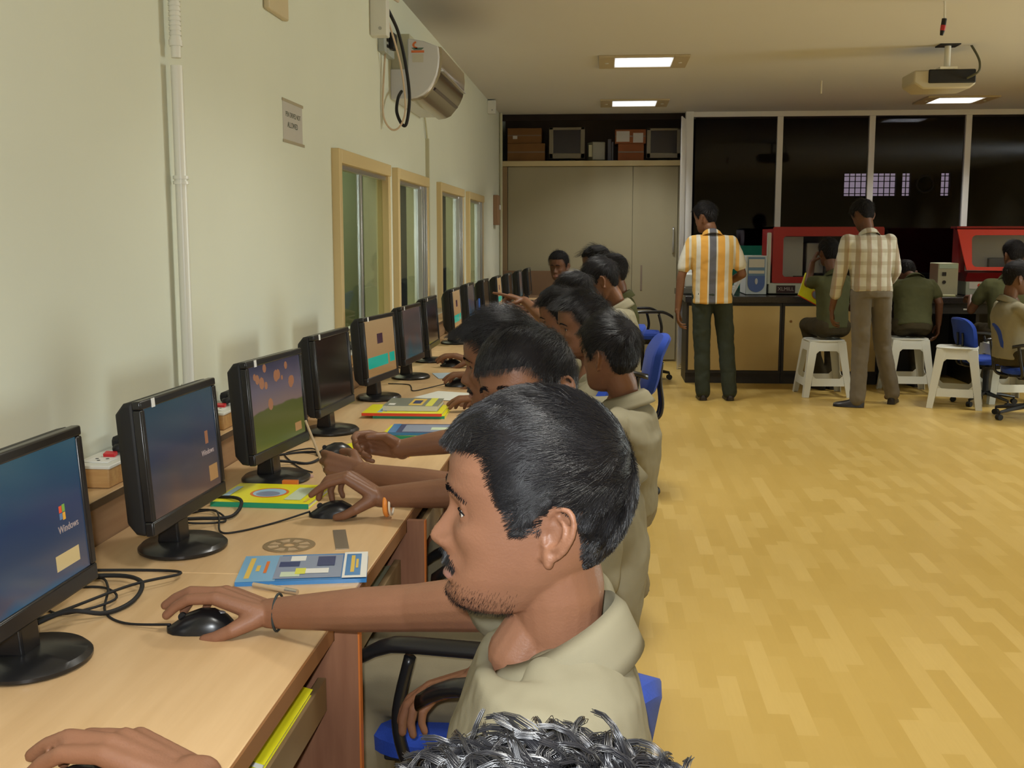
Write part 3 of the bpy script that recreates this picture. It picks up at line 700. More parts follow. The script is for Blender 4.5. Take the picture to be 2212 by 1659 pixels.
def monitor(y, kind, label, x=-0.915, rz=0.0, tilt=-4.0):
    t = thing('monitor', label, 'monitor', (x, y, DZ), R(rz), group='black flat monitors along the desk row')
    T = Matrix.Translation((0, 0, 0.10)) @ Matrix.Rotation(R(tilt), 4, 'Y') @ Matrix.Translation((0, 0, -0.10))
    def tr(b): b.v = [tuple(T @ Vector(v)) for v in b.v]; return b
    b = MB(); b.lathe([(0.092, 0), (0.098, 0.004), (0.098, 0.009), (0.09, 0.016), (0.03, 0.021)], (0, 0, 0), 40, 0.92, 1.0); b.build('base', M_BLACK, t, smooth='auto')
    b = MB(); b.prism([(-0.045, 0.017), (0.005, 0.017), (-0.004, 0.13), (-0.034, 0.13)], 'y', -0.028, 0.028); b.build('neck', M_BLACK, t, bevel=0.005)
    b = MB()
    b.mm((0.006, -W2, H0), (0.024, W2, SZ0)); b.mm((0.006, -W2, SZ1), (0.024, W2, H1)); b.mm((0.006, -W2, SZ0), (0.024, -SX, SZ1)); b.mm((0.006, SX, SZ0), (0.024, W2, SZ1))
    tr(b).build('bezel', M_BLACK, t, bevel=0.0035)
    b = MB(); b.loft([[(xx, sy * W2 * s, (H0 + H1) / 2 + sz * (H1 - H0) / 2 * q) for sy, sz in ((-1, -1), (1, -1), (1, 1), (-1, 1))] for xx, s, q in ((0.0075, 0.999, 0.999), (-0.014, 0.985, 0.975), (-0.034, 0.93, 0.84), (-0.052, 0.72, 0.62))]); tr(b).build('back_shell', M_BLACKM, t, bevel=0.007)
    mats = []; b = MB()
    def q(y0, z0, y1, z1, m, lift=0):
        if m not in mats: mats.append(m)
        X = 0.020 + 0.0003 * lift
        if abs(y0) < .17: y0 *= .83
        if abs(y1) < .17 or y1 > .17: y1 = y1 * .83 if y1 != SX else y1
        if lift and y0 < -.165: y0 *= .83
        b.add([(X, y0, z0), (X, y1, z0), (X, y1, z1), (X, y0, z1)], [(0, 1, 2, 3)], mats.index(m))
    bg = {'xp': S_XP, 'xp2': S_XP2, 'hill': S_HILL, 'tan': S_TAN, 'off': S_OFF, 'dim': S_DIM, 'tan2': S_TAN}[kind]
    q(-SX, SZ0, SX, SZ1, bg)
    if kind in ('xp', 'xp2'):
        yy, zz = 0.108, 0.200; s = 0.011
        if kind == 'xp':
            q(yy, zz + s, yy + s, zz + 2 * s, S_RED, 1); q(yy + s * 1.12, zz + s, yy + 2.1 * s, zz + 2.1 * s, S_GRN, 1); q(yy, zz, yy + s, zz + s * .9, S_BLU, 1); q(yy + s * 1.12, zz - 0.002, yy + 2.1 * s, zz + s * .9, S_YEL, 1)
        else: q(yy + 0.02, zz + 0.002, yy + 0.04, zz + 0.03, S_BLOB, 1)
        mats.append(S_TXT)
        put_text(b, 'Windows', 0.017, frame((0.0206, yy + 0.006, zz - 0.016), (0, 1, 0), (0, 0, 1)), mats.index(S_TXT))
        q(0.075, 0.122, 0.168, 0.147, S_CREAM if kind == 'xp' else S_CREAM2, 1) if kind == 'xp' else q(0.135, 0.118, 0.19, 0.152, S_CREAM2, 1)
    if kind == 'hill':
        rnd = random.Random(3)
        for _ in range(12):
            a, c, r_ = rnd.uniform(-0.14, 0.155), rnd.uniform(0.21, 0.31), rnd.uniform(0.006, 0.018)
            if S_BLOB not in mats: mats.append(S_BLOB)
            b.add([(0.0203, a + r_ * math.cos(k * math.pi / 4), c + r_ * math.sin(k * math.pi / 4)) for k in range(8)], [tuple(range(8))], mats.index(S_BLOB))
        q(0.12, 0.115, 0.175, 0.138, S_CREAM2, 1)
    if kind in ('tan', 'tan2'):
        q(-0.19, 0.135, 0.09, 0.178, S_TEAL, 1); q(0.115, 0.14, 0.19, 0.178, S_TEAL, 1); q(-0.045, 0.225, 0.035, 0.265, S_ICON, 1)
    tr(b).build('screen', mats, t)
    b = MB(); b.mm((0.0237, -0.140, 0.320), (0.0250, -0.126, 0.3375)); tr(b).build('white_tag', mat('tag_white', (0.7, 0.7, 0.68), 0.5, 0.4), t)
    return t
ML = [(1.572, 'xp', 'nearest black monitor with a blue logon screen and coloured flag'), (2.205, 'xp2', 'second nearest black monitor, dim slate screen with a small orange patch'), (2.87, 'hill', 'black monitor showing a green hill under an orange spotted sky'), (3.61, 'off', 'black monitor switched off, fourth along the row'), (4.38, 'tan', 'black monitor with a tan desktop and teal band, before the stacked books'), (5.05, 'dim', 'black monitor with a dim brown screen, just past the nearer tan screen'), (5.74, 'off', 'switched off black monitor close behind the dim brown one'), (6.72, 'tan2', 'black monitor with the farther tan and teal screen'), (7.45, 'dim', 'black monitor with a dim screen, next past the farther tan screen'), (8.15, 'off', 'dark monitor beside the blue folder'), (8.85, 'tan2', 'small tan and teal screen the pointing hand is aimed at'), (9.55, 'off', 'third monitor from the far end, screen dark'), (10.3, 'dim', 'second to last monitor at the far end of the row'), (11.1, 'off', 'last black monitor at the far end of the row')]
RZ = {1: -2, 2: -6, 3: -4, 4: -8, 5: -4}
MX = {0: -.874, 1: -.876, 2: -.875, 3: -.905, 4: -.903, 5: -.890}
for i, (y, k, l) in enumerate(ML):
    monitor(y, k, l, MX.get(i, -0.905 + (0.0 if i < 9 else 0.03 * (i - 8))), RZ.get(i, 0))

# ---------------------------------------------------------------- switch boxes on the ledge
def strip(y, L, label, plug=True):
    t = thing('socket_box', label, 'socket box', (-1.165, y, 0.853), group='socket boxes on the ledge')
    b = MB(); b.mm((0.003, 0, 0), (0.09, L, 0.042)); b.build('case', MATS['ply_wood'], t, bevel=0.002)
    b = MB(); b.mm((0, -0.002, 0.042), (0.093, L + 0.002, 0.050)); b.build('plate', M_WHITE, t, bevel=0.002)
    for k in range(2):
        b = MB(); y0 = 0.03 + k * 0.13
        b.mm((0.02, y0, 0.050), (0.075, y0 + 0.05, 0.0525)); s = b.build('socket', mat('socket_white', (0.8, 0.8, 0.77), 0.35, 0.5), t, bevel=0.001)
        b = MB()
        for (dx, dy) in ((0.047, 0.015), (0.035, 0.034), (0.059, 0.034)): b.cyl((dx, y0 + dy, 0.0525), (dx, y0 + dy, 0.0530), 0.004, None, 10)
        b.build('pin_hole', M_BLACKM, s)
        b = MB(); b.box((0.047, y0 + 0.075, 0.055), (0.026, 0.018, 0.008), Matrix.Rotation(0.2, 3, 'X')); b.build('switch', mat('switch_red', (0.6, 0.02, 0.03), 0.35, 0.5) if k == 0 and plug else M_WHITE, t)
    if plug:
        p = thing('adaptor_plug', label.replace('socket box', 'three pin plug stuck into the socket box'), 'plug', (-1.12, y + 0.20, 0.905), group='black plugs on the socket boxes')
        b = MB(); b.mm((-0.028, -0.03, 0), (0.028, 0.045, 0.032)); b.build('plug_body', M_BLACKM, p, bevel=0.011)
        b = MB(); b.tube(bez([(0.0, -0.02, 0.022), (0.02, -0.055, 0.02), (0.01, -0.08, 0.012), (-0.02, 0.0, 0.006)], 5), 0.009); b.build('cord', M_BLACKM, p, smooth=True)
SL = ['socket box behind the nearest monitor, its red switch showing', 'socket box between the second and third monitors', 'socket box between the third and fourth monitors', 'socket box behind the nearer tan screen', 'socket box below the second window', 'socket box behind the farther tan screen']
for y, l in zip((2.30, 3.04, 3.78, 4.62, 5.35, 6.2), SL):
    strip(y, 0.33, l)

# ---------------------------------------------------------------- mice and cables
def mouse(x, y, rz, label, ell=False):
    t = thing('mouse', label, 'mouse', (x, y, DZ), rz, group='black mice on the desks')
    rings = []
    for u in [-1, -0.93, -0.75, -0.4, 0, 0.4, 0.75, 0.93, 1]:
        w = 0.030 * math.sqrt(max(0.02, 1 - abs(u) ** 3)); h = 0.008 + 0.030 * max(0, 1 - (u * 0.9 - 0.18) ** 2) * math.sqrt(max(0.05, 1 - abs(u) ** 4))
        rings.append([(0.056 * u, w * math.cos(a), 0.001 + max(0, h * math.sin(a))) for a in [math.pi * k / 9 for k in range(10)]])
    b = MB(); b.loft(rings); b.build('mouse_body', M_BLACK, t, smooth='auto')
    b = MB(); b.cyl((-0.030, -0.003, 0.0245), (-0.030, 0.003, 0.0245), 0.007, None, 14); b.build('wheel', M_BLACKM, t)
    if ell:
        b = MB(); b.ell((0.030, 0, 0.0305), (0.011, 0.006, 0.003)); b.build('badge', mat('badge_silver', (0.35, 0.35, 0.36), 0.3, 0.5, 0.5), t, smooth=True)
MOUSE1 = (-0.665, 1.735)
mouse(-0.662, 1.730, R(8), 'black mouse with a silver oval, under the hand of the man in front', True)
mouse(-0.628, 2.497, R(4), 'black mouse under the hand with the orange wristband')
mouse(-0.635, 4.78, R(2), 'black mouse held by the man looking down, beyond the white sheets')
mouse(-0.765, 5.52, R(2), 'black mouse lying past the one beyond the white sheets')
mouse(-0.80, 3.22, R(20), 'black mouse partly behind the hands holding the pen')
def cable(pts, r, label, m=None, loc=True):
    b = MB(); b.tube(bez(pts, 7), r, 8)
    return tag(b.build('cable', m or M_BLACKM, smooth=True), label, 'cable', 'black cables on the desks')
zc = DZ + 0.003
cable([(-0.712, 1.723, zc + 0.008), (-0.80, 1.745, zc), (-0.86, 1.80, zc), (-0.90, 1.90, zc + .01), (-0.96, 1.98, zc), (-1.0, 1.86, zc), (-0.93, 1.78, zc), (-0.86, 1.84, zc + .008), (-0.93, 1.93, zc), (-1.03, 1.90, zc)], 0.0023, 'thin mouse cable running to the nearest monitor')
cable([(-0.96, 1.66, zc), (-0.90, 1.735, zc + .02), (-0.85, 1.78, zc + .004), (-0.83, 1.85, zc + .004), (-0.85, 1.93, zc + 0.012), (-0.92, 1.97, zc + .01), (-1.03, 1.93, zc + .01), (-1.07, 1.80, zc + 0.02)], 0.0042, 'thick black cable looped beside the nearest monitor stand')
cable([(-0.98, 1.62, zc + .03), (-0.93, 1.72, zc + .015), (-0.86, 1.90, zc + .014), (-0.80, 1.99, zc + .01), (-0.86, 2.04, zc), (-1.0, 2.03, zc)], 0.0028, 'black cable arching over behind the nearest monitor')
cable([(-0.682, 2.493, zc + 0.008), (-0.74, 2.42, zc), (-0.80, 2.335, zc), (-0.84, 2.33, zc), (-0.875, 2.42, zc + .012), (-0.93, 2.52, zc), (-0.99, 2.44, zc), (-0.92, 2.36, zc + .01), (-0.86, 2.42, zc), (-0.93, 2.50, zc + .006), (-1.05, 2.45, zc)], 0.0023, 'thin mouse cable curling to the second monitor')
cable([(-0.99, 2.30, zc + .03), (-0.92, 2.40, zc + .01), (-0.855, 2.45, zc + .004), (-0.87, 2.56, zc + .016), (-0.95, 2.60, zc + .01), (-1.04, 2.5, zc)], 0.0042, 'thick cable coiled between the second monitor stand and the yellow book')
cable([(-0.99, 2.98, zc + .03), (-0.90, 3.07, zc + .006), (-0.84, 3.08, zc), (-0.82, 3.17, zc + .01), (-0.90, 3.24, zc), (-1.0, 3.15, zc)], 0.004, 'thick cable coiled behind the third monitor stand')
cable([(-0.85, 3.22, zc + .008), (-0.90, 3.30, zc), (-0.95, 3.22, zc), (-0.90, 3.10, zc), (-0.84, 3.0, zc), (-0.80, 2.96, zc)], 0.0022, 'thin mouse cable near the hands holding the pen')
cable([(-0.688, 4.778, zc + .008), (-0.75, 4.70, zc), (-0.80, 4.60, zc), (-0.83, 4.72, zc), (-0.86, 4.80, zc), (-0.95, 4.82, zc)], 0.0023, 'mouse cable leading to the tan screen beyond the books')
for i, y in enumerate((3.86, 4.68, 5.35)):
    cable([(-0.98, y - 0.1, 0.96), (-1.02, y, 0.90), (-1.0, y + 0.08, 0.82), (-0.97, y + 0.02, zc), (-1.03, y + .1, zc)], 0.0042, ['black cables hanging behind the switched off fourth monitor', 'black cables hanging behind the nearer tan screen', 'black cables hanging behind the dim brown screen'][i])

# ---------------------------------------------------------------- books and desk things
YEL = mat('cover_yellow', (0.80, 0.76, 0.02), 0.35, 0.4); YEL2 = mat('cover_lemon', (0.72, 0.72, 0.10), 0.35, 0.4)
GRN = mat('spine_green', (0.02, 0.30, 0.16), 0.4, 0.4); REDS = mat('spine_red', (0.75, 0.07, 0.02), 0.4, 0.4); PAPER = mat('page_white', (0.74, 0.73, 0.68), 0.7, 0.2)
BLU = mat('cover_blue', (0.05, 0.22, 0.52), 0.2, 0.5); BLU2 = mat('cover_sky', (0.22, 0.45, 0.68), 0.2, 0.5); ORG = mat('print_orange', (0.72, 0.18, 0.03), 0.4, 0.4); PALE = mat('print_pale', (0.58, 0.68, 0.50), 0.4, 0.4); STEEL = mat('print_steel', (0.25, 0.30, 0.42), 0.3, 0.5); GOLD = mat('print_gold', (0.72, 0.50, 0.10), 0.4, 0.4); NAVY = mat('print_navy', (0.03, 0.05, 0.16), 0.3, 0.5)
LBLU = mat('print_lightblue', (0.35, 0.55, 0.72), 0.4, 0.4)
def book(loc, rz, w, d, t, label, art, spine=GRN, name='book', cat='book', group=None, tiltM=None):
    """w along local x, d along local y; spine faces -y"""
    o = thing(name, label, cat, loc, rz, group)
    b = MB(); b.mm((-w / 2 + 0.002, -d / 2 + 0.002, 0.0012), (w / 2 - 0.003, d / 2 - 0.003, t - 0.0012)); b.build('pages', PAPER, o)
    mats = [art[0][0], spine]; b = MB(); b.mm((-w / 2, -d / 2, t - 0.0012), (w / 2, d / 2, t), 0); b.mm((-w / 2, -d / 2, 0), (w / 2, d / 2, 0.0012), 0); b.mm((-w / 2, -d / 2 - 0.001, 0), (w / 2, -d / 2 + 0.001, t), 1)
    for k, it in enumerate(art[1:]):
        m = it[0]
        if m not in mats: mats.append(m)
        z = t + 0.0002 * (k + 1)
        if it[1] == 'o':
            cx, cy, rx, ry = it[2:]
            b.add([(w * (cx - .5) + rx * math.cos(a * math.pi / 12), d * (cy - .5) + ry * math.sin(a * math.pi / 12), z) for a in range(24)], [tuple(range(24))], mats.index(m))
        elif it[1] == 't':
            put_text(b, it[2], it[5], frame((w * (it[3] - .5), d * (it[4] - .5), z), it[6], it[7]), mats.index(m))
        else:
            x0, y0, x1, y1 = it[1:]
            b.add([(w * (x0 - .5), d * (y0 - .5), z), (w * (x1 - .5), d * (y0 - .5), z), (w * (x1 - .5), d * (y1 - .5), z), (w * (x0 - .5), d * (y1 - .5), z)], [(0, 1, 2, 3)], mats.index(m))
    b.build('cover', mats, o)
    return o
ART_Y = [(YEL,), (ORG, 'o', 0.46, 0.52, 0.048, 0.052), (LBLU, 'o', 0.46, 0.52, 0.041, 0.044), (STEEL, 'o', 0.46, 0.46, 0.030, 0.026), (PALE, 0.70, 0.18, 0.87, 0.82), (GOLD, 0.92, 0.1, 0.95, 0.9), (LBLU, 0.03, 0.25, 0.10, 0.8)]
ART_P = [(BLU,), (BLU2, 0.0, 0.0, 0.30, 1.0), (GOLD, 0.055, 0.12, 0.095, 0.9), (GOLD, 0.125, 0.38, 0.155, 0.60), (ORG, 0.19, 0.3, 0.215, 0.75), (STEEL, 0.28, 0.06, 0.80, 0.94), (NAVY, 0.30, 0.5, 0.46, 0.7), (PAPER, 0.38, 0.72, 0.50, 0.92), (PALE, 0.33, 0.12, 0.48, 0.30), (PAPER, 0.50, 0.22, 0.70, 0.4), (YEL2, 0.44, 0.2, 0.52, 0.42), (NAVY, 0.60, 0.5, 0.74, 0.86), (PAPER, 0.81, 0.0, 1.0, 1.0), (BLU, 0.83, 0.08, 0.95, 0.92), (GOLD, 0.87, 0.2, 0.90, 0.85), (GOLD, 0.91, 0.35, 0.93, 0.7)]
book((-0.580, 2.07, DZ), R(11), 0.245, 0.172, 0.008, 'blue picture book with yellow printing on the desk edge behind the front hand', ART_P, BLU)
book((-0.822, 2.665, DZ), R(-2), 0.245, 0.205, 0.012, 'yellow book with an oval emblem and green spine by the second monitor', ART_Y, GRN)
book((-0.655, 3.345, DZ), R(-22), 0.26, 0.20, 0.009, 'yellow book with a red spine lying under the hands with the pen', [(YEL,), (ORG, 'o', 0.62, 0.5, 0.05, 0.048), (STEEL, 'o', 0.62, 0.5, 0.042, 0.040)], REDS)
book((-0.595, 3.585, DZ), R(0), 0.245, 0.20, 0.013, 'yellow book with a green spine, lowest below the blue glossy one', [(YEL,)], GRN)
book((-0.585, 3.575, DZ + 0.0138), R(3), 0.225, 0.165, 0.009, 'glossy dark blue book on the green spined book', [(NAVY,), (STEEL, 0.2, 0.1, 0.9, 0.9), (BLU, 0.0, 0.0, 0.12, 1.0), (PALE, 0.6, 0.3, 0.85, 0.6)], BLU)
book((-0.700, 4.00, DZ), R(2), 0.26, 0.20, 0.010, 'green spined book at the bottom of the stack beside the white sheets', [(YEL,)], GRN)
book((-0.722, 3.995, DZ + 0.0105), R(1), 0.29, 0.21, 0.010, 'yellow book with a red spine in the stack by the white sheets', [(YEL,), (LBLU, 0.18, 0.1, 0.24, 0.9), (BLU2, 0.26, 0.2, 0.29, 0.7)], REDS)
book((-0.700, 4.04, DZ + 0.0218), R(1), 0.20, 0.20, 0.018, 'grey and gold patterned book topping the stack by the white sheets', [(mat('cover_grey', (0.22, 0.24, 0.20), 0.3, 0.5),), (GOLD, 0.45, 0.1, 0.70, 0.9), (NAVY, 0.5, 0.3, 0.65, 0.7), (YEL2, 0.77, 0.0, 0.90, 1.0), (PAPER, 0.08, 0.1, 0.2, 0.3)], mat('spine_silver', (0.62, 0.60, 0.60), 0.25, 0.5))
b = MB(); b.box((-0.60, 4.47, DZ + 0.001), (0.28, 0.21, 0.0008), Matrix.Rotation(-0.35, 3, 'Z')); tag(b.build('paper_sheet', mat('sheet_bright', (0.75, 0.77, 0.72), 0.7, 0.2)), 'blank white sheet of paper beyond the book stack, lower sheet', 'paper')
b = MB(); b.box((-0.56, 4.43, DZ + 0.0022), (0.25, 0.19, 0.0008), Matrix.Rotation(-0.15, 3, 'Z')); tag(b.build('paper_sheet', MATS['sheet_bright']), 'blank white sheet lying squarer on top of the lower one', 'paper')
b = MB(); b.box((-0.68, 5.15, DZ + 0.002), (0.22, 0.2, 0.002), Matrix.Rotation(0.3, 3, 'Z')); tag(b.build('leaflet', mat('leaflet_blue', (0.45, 0.58, 0.68), 0.4, 0.4)), 'pale blue leaflet beside the head of the man looking down', 'leaflet')
b = MB(); b.box((-0.64, 9.3, DZ + 0.003), (0.25, 0.35, 0.005), Matrix.Rotation(0.3, 3, 'Z')); tag(b.build('paper_sheet', PAPER), 'white papers near the far end of the desks', 'paper')
b = MB(); b.box((-0.63, 6.9, DZ + 0.005), (0.24, 0.3, 0.008), Matrix.Rotation(0.2, 3, 'Z')); tag(b.build('notebook', YEL), 'yellow notebook under the pointing arm', 'notebook')
fo = thing('folder', 'bright blue folder standing upright against the far monitors', 'folder', (-0.86, 7.6, DZ), R(15))
b = MB(); b.box((0, 0, 0.11), (0.012, 0.10, 0.22), Matrix.Rotation(-0.25, 3, 'X')); b.build('folder_cover', mat('folder_blue', (0.02, 0.12, 0.55), 0.35, 0.5), fo, bevel=0.001)
b = MB(); b.box((0.008, -0.02, 0.06), (0.004, 0.05, 0.10), Matrix.Rotation(-0.25, 3, 'X')); b.build('sheet_edge', PAPER, fo)
# slotted disc template, steel rule, pen, eraser
dk = thing('template_disc', 'round perforated metal disc lying beyond the blue picture book', 'disc', (-0.660, 2.243, DZ + 0.0005))
b = MB(); M_DISC = mat('disc_metal', (0.40, 0.29, 0.17), 0.35, 0.5, 0.5)
def ring(b, r0, r1, z, h, n=48, a0=0, a1=2 * math.pi, mi=0):
    k = max(3, int(n * (a1 - a0) / (2 * math.pi)))
    for i in range(k):
        p, q_ = a0 + (a1 - a0) * i / k, a0 + (a1 - a0) * (i + 1) / k
        v = [(r * math.cos(a), r * math.sin(a), zz) for zz in (z, z + h) for r, a in ((r0, p), (r1, p), (r1, q_), (r0, q_))]
        b.add(v, [(3, 2, 1, 0), (4, 5, 6, 7), (0, 1, 5, 4), (1, 2, 6, 5), (2, 3, 7, 6), (3, 0, 4, 7)], mi)
ring(b, 0.044, 0.055, 0, 0.0012); ring(b, 0.012, 0.022, 0, 0.0012)
for k in range(8): ring(b, 0.022, 0.044, 0, 0.0012, 48, k * math.pi / 4, k * math.pi / 4 + 0.22)
b.build('disc_plate', M_DISC, dk)
b = MB(); ring(b, 0.012, 0.044, -0.0003, 0.0006); b.build('clear_backing', mat('disc_inner', (0.50, 0.36, 0.22), 0.3, 0.5), dk)
b = MB(); b.box((-0.562, 2.298, DZ + 0.0012), (0.028, 0.155, 0.0012), Matrix.Rotation(R(16), 3, 'Z')); o = tag(b.build('steel_rule', mat('rule_metal', (0.36, 0.31, 0.24), 0.3, 0.5, 0.6)), 'short steel rule pushed under the blue picture book', 'rule')
pn = thing('pen', 'clear plastic pen between the wrist and the blue picture book', 'pen', (-0.61, 1.945, DZ + 0.006), R(-22))
b = MB(); b.cyl((-0.04, 0, 0), (0.035, 0, 0), 0.004, 0.005, 10); b.build('barrel', mat('pen_clear', (0.50, 0.38, 0.24), 0.1, 0.7), pn, smooth='auto')
b = MB(); b.cyl((0.035, 0, 0), (0.062, 0, 0), 0.0055, 0.005, 10); b.cyl((-0.01, 0.012, -0.002), (0.05, 0.004, 0.0), 0.0035, None, 8); b.build('clip_cap', mat('pen_chrome', (0.6, 0.55, 0.5), 0.15, 0.6, 0.8), pn, smooth='auto')
b = MB(); b.mm((-0.83, 2.772, DZ + 0.0), (-0.79, 2.787, DZ + 0.02)); tag(b.build('orange_clip', ORG), 'orange clip on the back edge of the yellow book by the second monitor', 'clip')
b = MB(); b.box((-0.80, 2.90, DZ + 0.004), (0.035, 0.014, 0.006), Matrix.Rotation(0.6, 3, 'Z')); b.box((-0.83, 2.87, DZ + 0.004), (0.02, 0.016, 0.007), Matrix.Rotation(0.6, 3, 'Z')); tag(b.build('eraser', mat('eraser_pink', (0.6, 0.4, 0.34), 0.6, 0.3)), 'small pink and grey eraser by the third monitor stand', 'eraser')
# books on the shelves under the desk
def shelf_book(x, y0, y1, z, ang, label, m, m2):
    o = thing('book', label, 'book', (x, (y0 + y1) / 2, z), group='books on the under desk shelf')
    Rm = Matrix.Rotation(ang, 3, 'Y'); L = (y1 - y0) / 2
    b = MB(); b.box(Rm @ Vector((0, 0, 0.0)), (0.17, 2 * L - 0.004, 0.008), Rm); b.build('pages', PAPER, o)
    b = MB(); b.box(Rm @ Vector((0, 0, 0.0052)), (0.174, 2 * L, 0.0015), Rm); b.box(Rm @ Vector((0, 0, -0.0052)), (0.174, 2 * L, 0.0015), Rm); c = b.build('cover', m, o)
    b = MB()
    for k in range(11): b.box(Rm @ Vector((0.056, (k - 5) * L * .13, 0.0064)), (0.011 + .003 * (k % 3), L * .085, 0.0008), Rm)
    b.build('title_lettering', m2, c)
shelf_book(-0.553, 1.44, 1.70, 0.683, 0.26, 'yellow book with red lettering on the shelf under the nearest desk edge', YEL, REDS)
shelf_book(-0.585, 1.47, 1.74, 0.645, 0.14, 'lemon yellow book beneath the red lettered one on the nearest desk shelf', YEL2, YEL)
shelf_book(-0.560, 2.18, 2.42, 0.626, -0.02, 'dark exercise book on the shelf just past the front panel', mat('cover_dark', (0.05, 0.05, 0.07), 0.4, 0.4), STEEL)
shelf_book(-0.560, 2.20, 2.44, 0.642, -0.04, 'pale exercise book on the shelf just past the front panel', mat('cover_khaki', (0.35, 0.36, 0.24), 0.5, 0.4), STEEL)

# ================================================================ CHAIRS AND STOOLS
def make_chair():
    t = thing('office_chair', 'x', 'chair')          # faces +x
    def cushion(c, d, r, Mx=None):
        b = MB(); b.box(c, d, Mx); return b
    b = MB(); rings = []
    for z, s in ((0.415, 0.90), (0.425, 1), (0.455, 1), (0.475, 0.93), (0.482, 0.7)):
        rings.append([(0.02 + 0.235 * s * (abs(math.cos(a)) ** 0.5) * (1 if math.cos(a) >= 0 else -1), 0.24 * s * (abs(math.sin(a)) ** 0.5) * (1 if math.sin(a) >= 0 else -1), z - (0.02 if math.cos(a) > .8 else 0)) for a in [2 * math.pi * k / 32 for k in range(32)]])
    b.loft(rings); b.build('seat', M_BLUEF, t, smooth='auto')
    b = MB(); b.mm((-0.17, -0.19, 0.395), (0.20, 0.19, 0.416)); b.mm((-0.09, -0.09, 0.36), (0.09, 0.09, 0.395)); b.build('seat_pan', M_BLACKM, t, bevel=0.006)
    b = MB(); rings = []
    for x, s in ((0.022, 0.88), (0.012, 1), (-0.022, 1), (-0.036, 0.9)):
        rings.append([(-0.235 + x - 0.05 * math.sin(a) * s - 0.02 * math.cos(a) ** 2 * -1, 0.205 * s * (abs(math.cos(a)) ** 0.6) * (1 if math.cos(a) >= 0 else -1), 0.705 + 0.165 * s * (abs(math.sin(a)) ** 0.6) * (1 if math.sin(a) >= 0 else -1)) for a in [2 * math.pi * k / 32 for k in range(32)]])
    b.loft(rings); bk = b.build('backrest', M_BLUEF, t, smooth='auto')
    b = MB()
    for sy in (-0.05, 0.05): b.tube(bez([(-0.05, sy, 0.39), (-0.23, sy, 0.40), (-0.275, sy, 0.47), (-0.262, sy, 0.62), (-0.27, sy, 0.72)], 6), 0.011, 8)
    b.build('back_support', M_BLACK, t, smooth=True)
    for sy in (-1, 1):
        b = MB(); b.tube(bez([(-0.10, sy * 0.19, 0.405), (-0.08, sy * 0.275, 0.42), (-0.10, sy * 0.285, 0.55), (-0.12, sy * 0.285, 0.675)], 6), 0.013, 8)
        b.tube(bez([(0.08, sy * 0.19, 0.405), (0.10, sy * 0.275, 0.42), (0.13, sy * 0.285, 0.53), (0.10, sy * 0.285, 0.665)], 6), 0.013, 8)
        a = b.build('armrest', M_BLACK, t, smooth=True)
        b = MB(); rr = []
        for k in range(13):
            u = k / 12; x = -0.17 + 0.41 * u; z = 0.688 - 0.055 * max(0, (u - 0.70) / 0.3) ** 1.8 - 0.02 * max(0, (0.2 - u) / 0.2); w = 0.026 * math.sqrt(max(0.08, 1 - (2 * u - 1) ** 6))
            rr.append([(x, sy * 0.285 + w * math.cos(q), z + 0.015 * math.sin(q)) for q in [2 * math.pi * j / 12 for j in range(12)]])
        b.loft(rr); b.build('arm_pad', M_BLACK, a, smooth=True)
    b = MB(); b.cyl((0, 0, 0.10), (0, 0, 0.37), 0.027); b.cyl((0, 0, 0.22), (0, 0, 0.37), 0.018); b.build('gas_column', M_BLACKM, t, smooth='auto')
    for k in range(5):
        a = k * 2 * math.pi / 5; c, s_ = math.cos(a), math.sin(a)
        b = MB(); b.tube([(0.02 * c, 0.02 * s_, 0.115), (0.15 * c, 0.15 * s_, 0.095), (0.28 * c, 0.28 * s_, 0.070)], [0.024, 0.019, 0.013], 8); l = b.build('base_leg', M_BLACK, t, smooth='auto')
        b = MB(); b.cyl((0.28 * c - 0.02 * s_, 0.28 * s_ + 0.02 * c, 0.027), (0.28 * c + 0.02 * s_, 0.28 * s_ - 0.02 * c, 0.027), 0.026, None, 14); b.cyl((0.28 * c, 0.28 * s_, 0.03), (0.28 * c, 0.28 * s_, 0.07), 0.008); b.build('caster', M_BLACKM, l, smooth='auto')
    return t
CH = [None]
def chair(x, y, rz, label, sc=(1, 1, 1)):
    if CH[0] is None: CH[0] = make_chair(); o = CH[0]
    else: o = tree(CH[0])
    o.location = (x, y, 0); o.rotation_euler = (0, 0, R(rz)); o.scale = sc; o['label'] = label; o['group'] = 'blue office chairs'
    return o

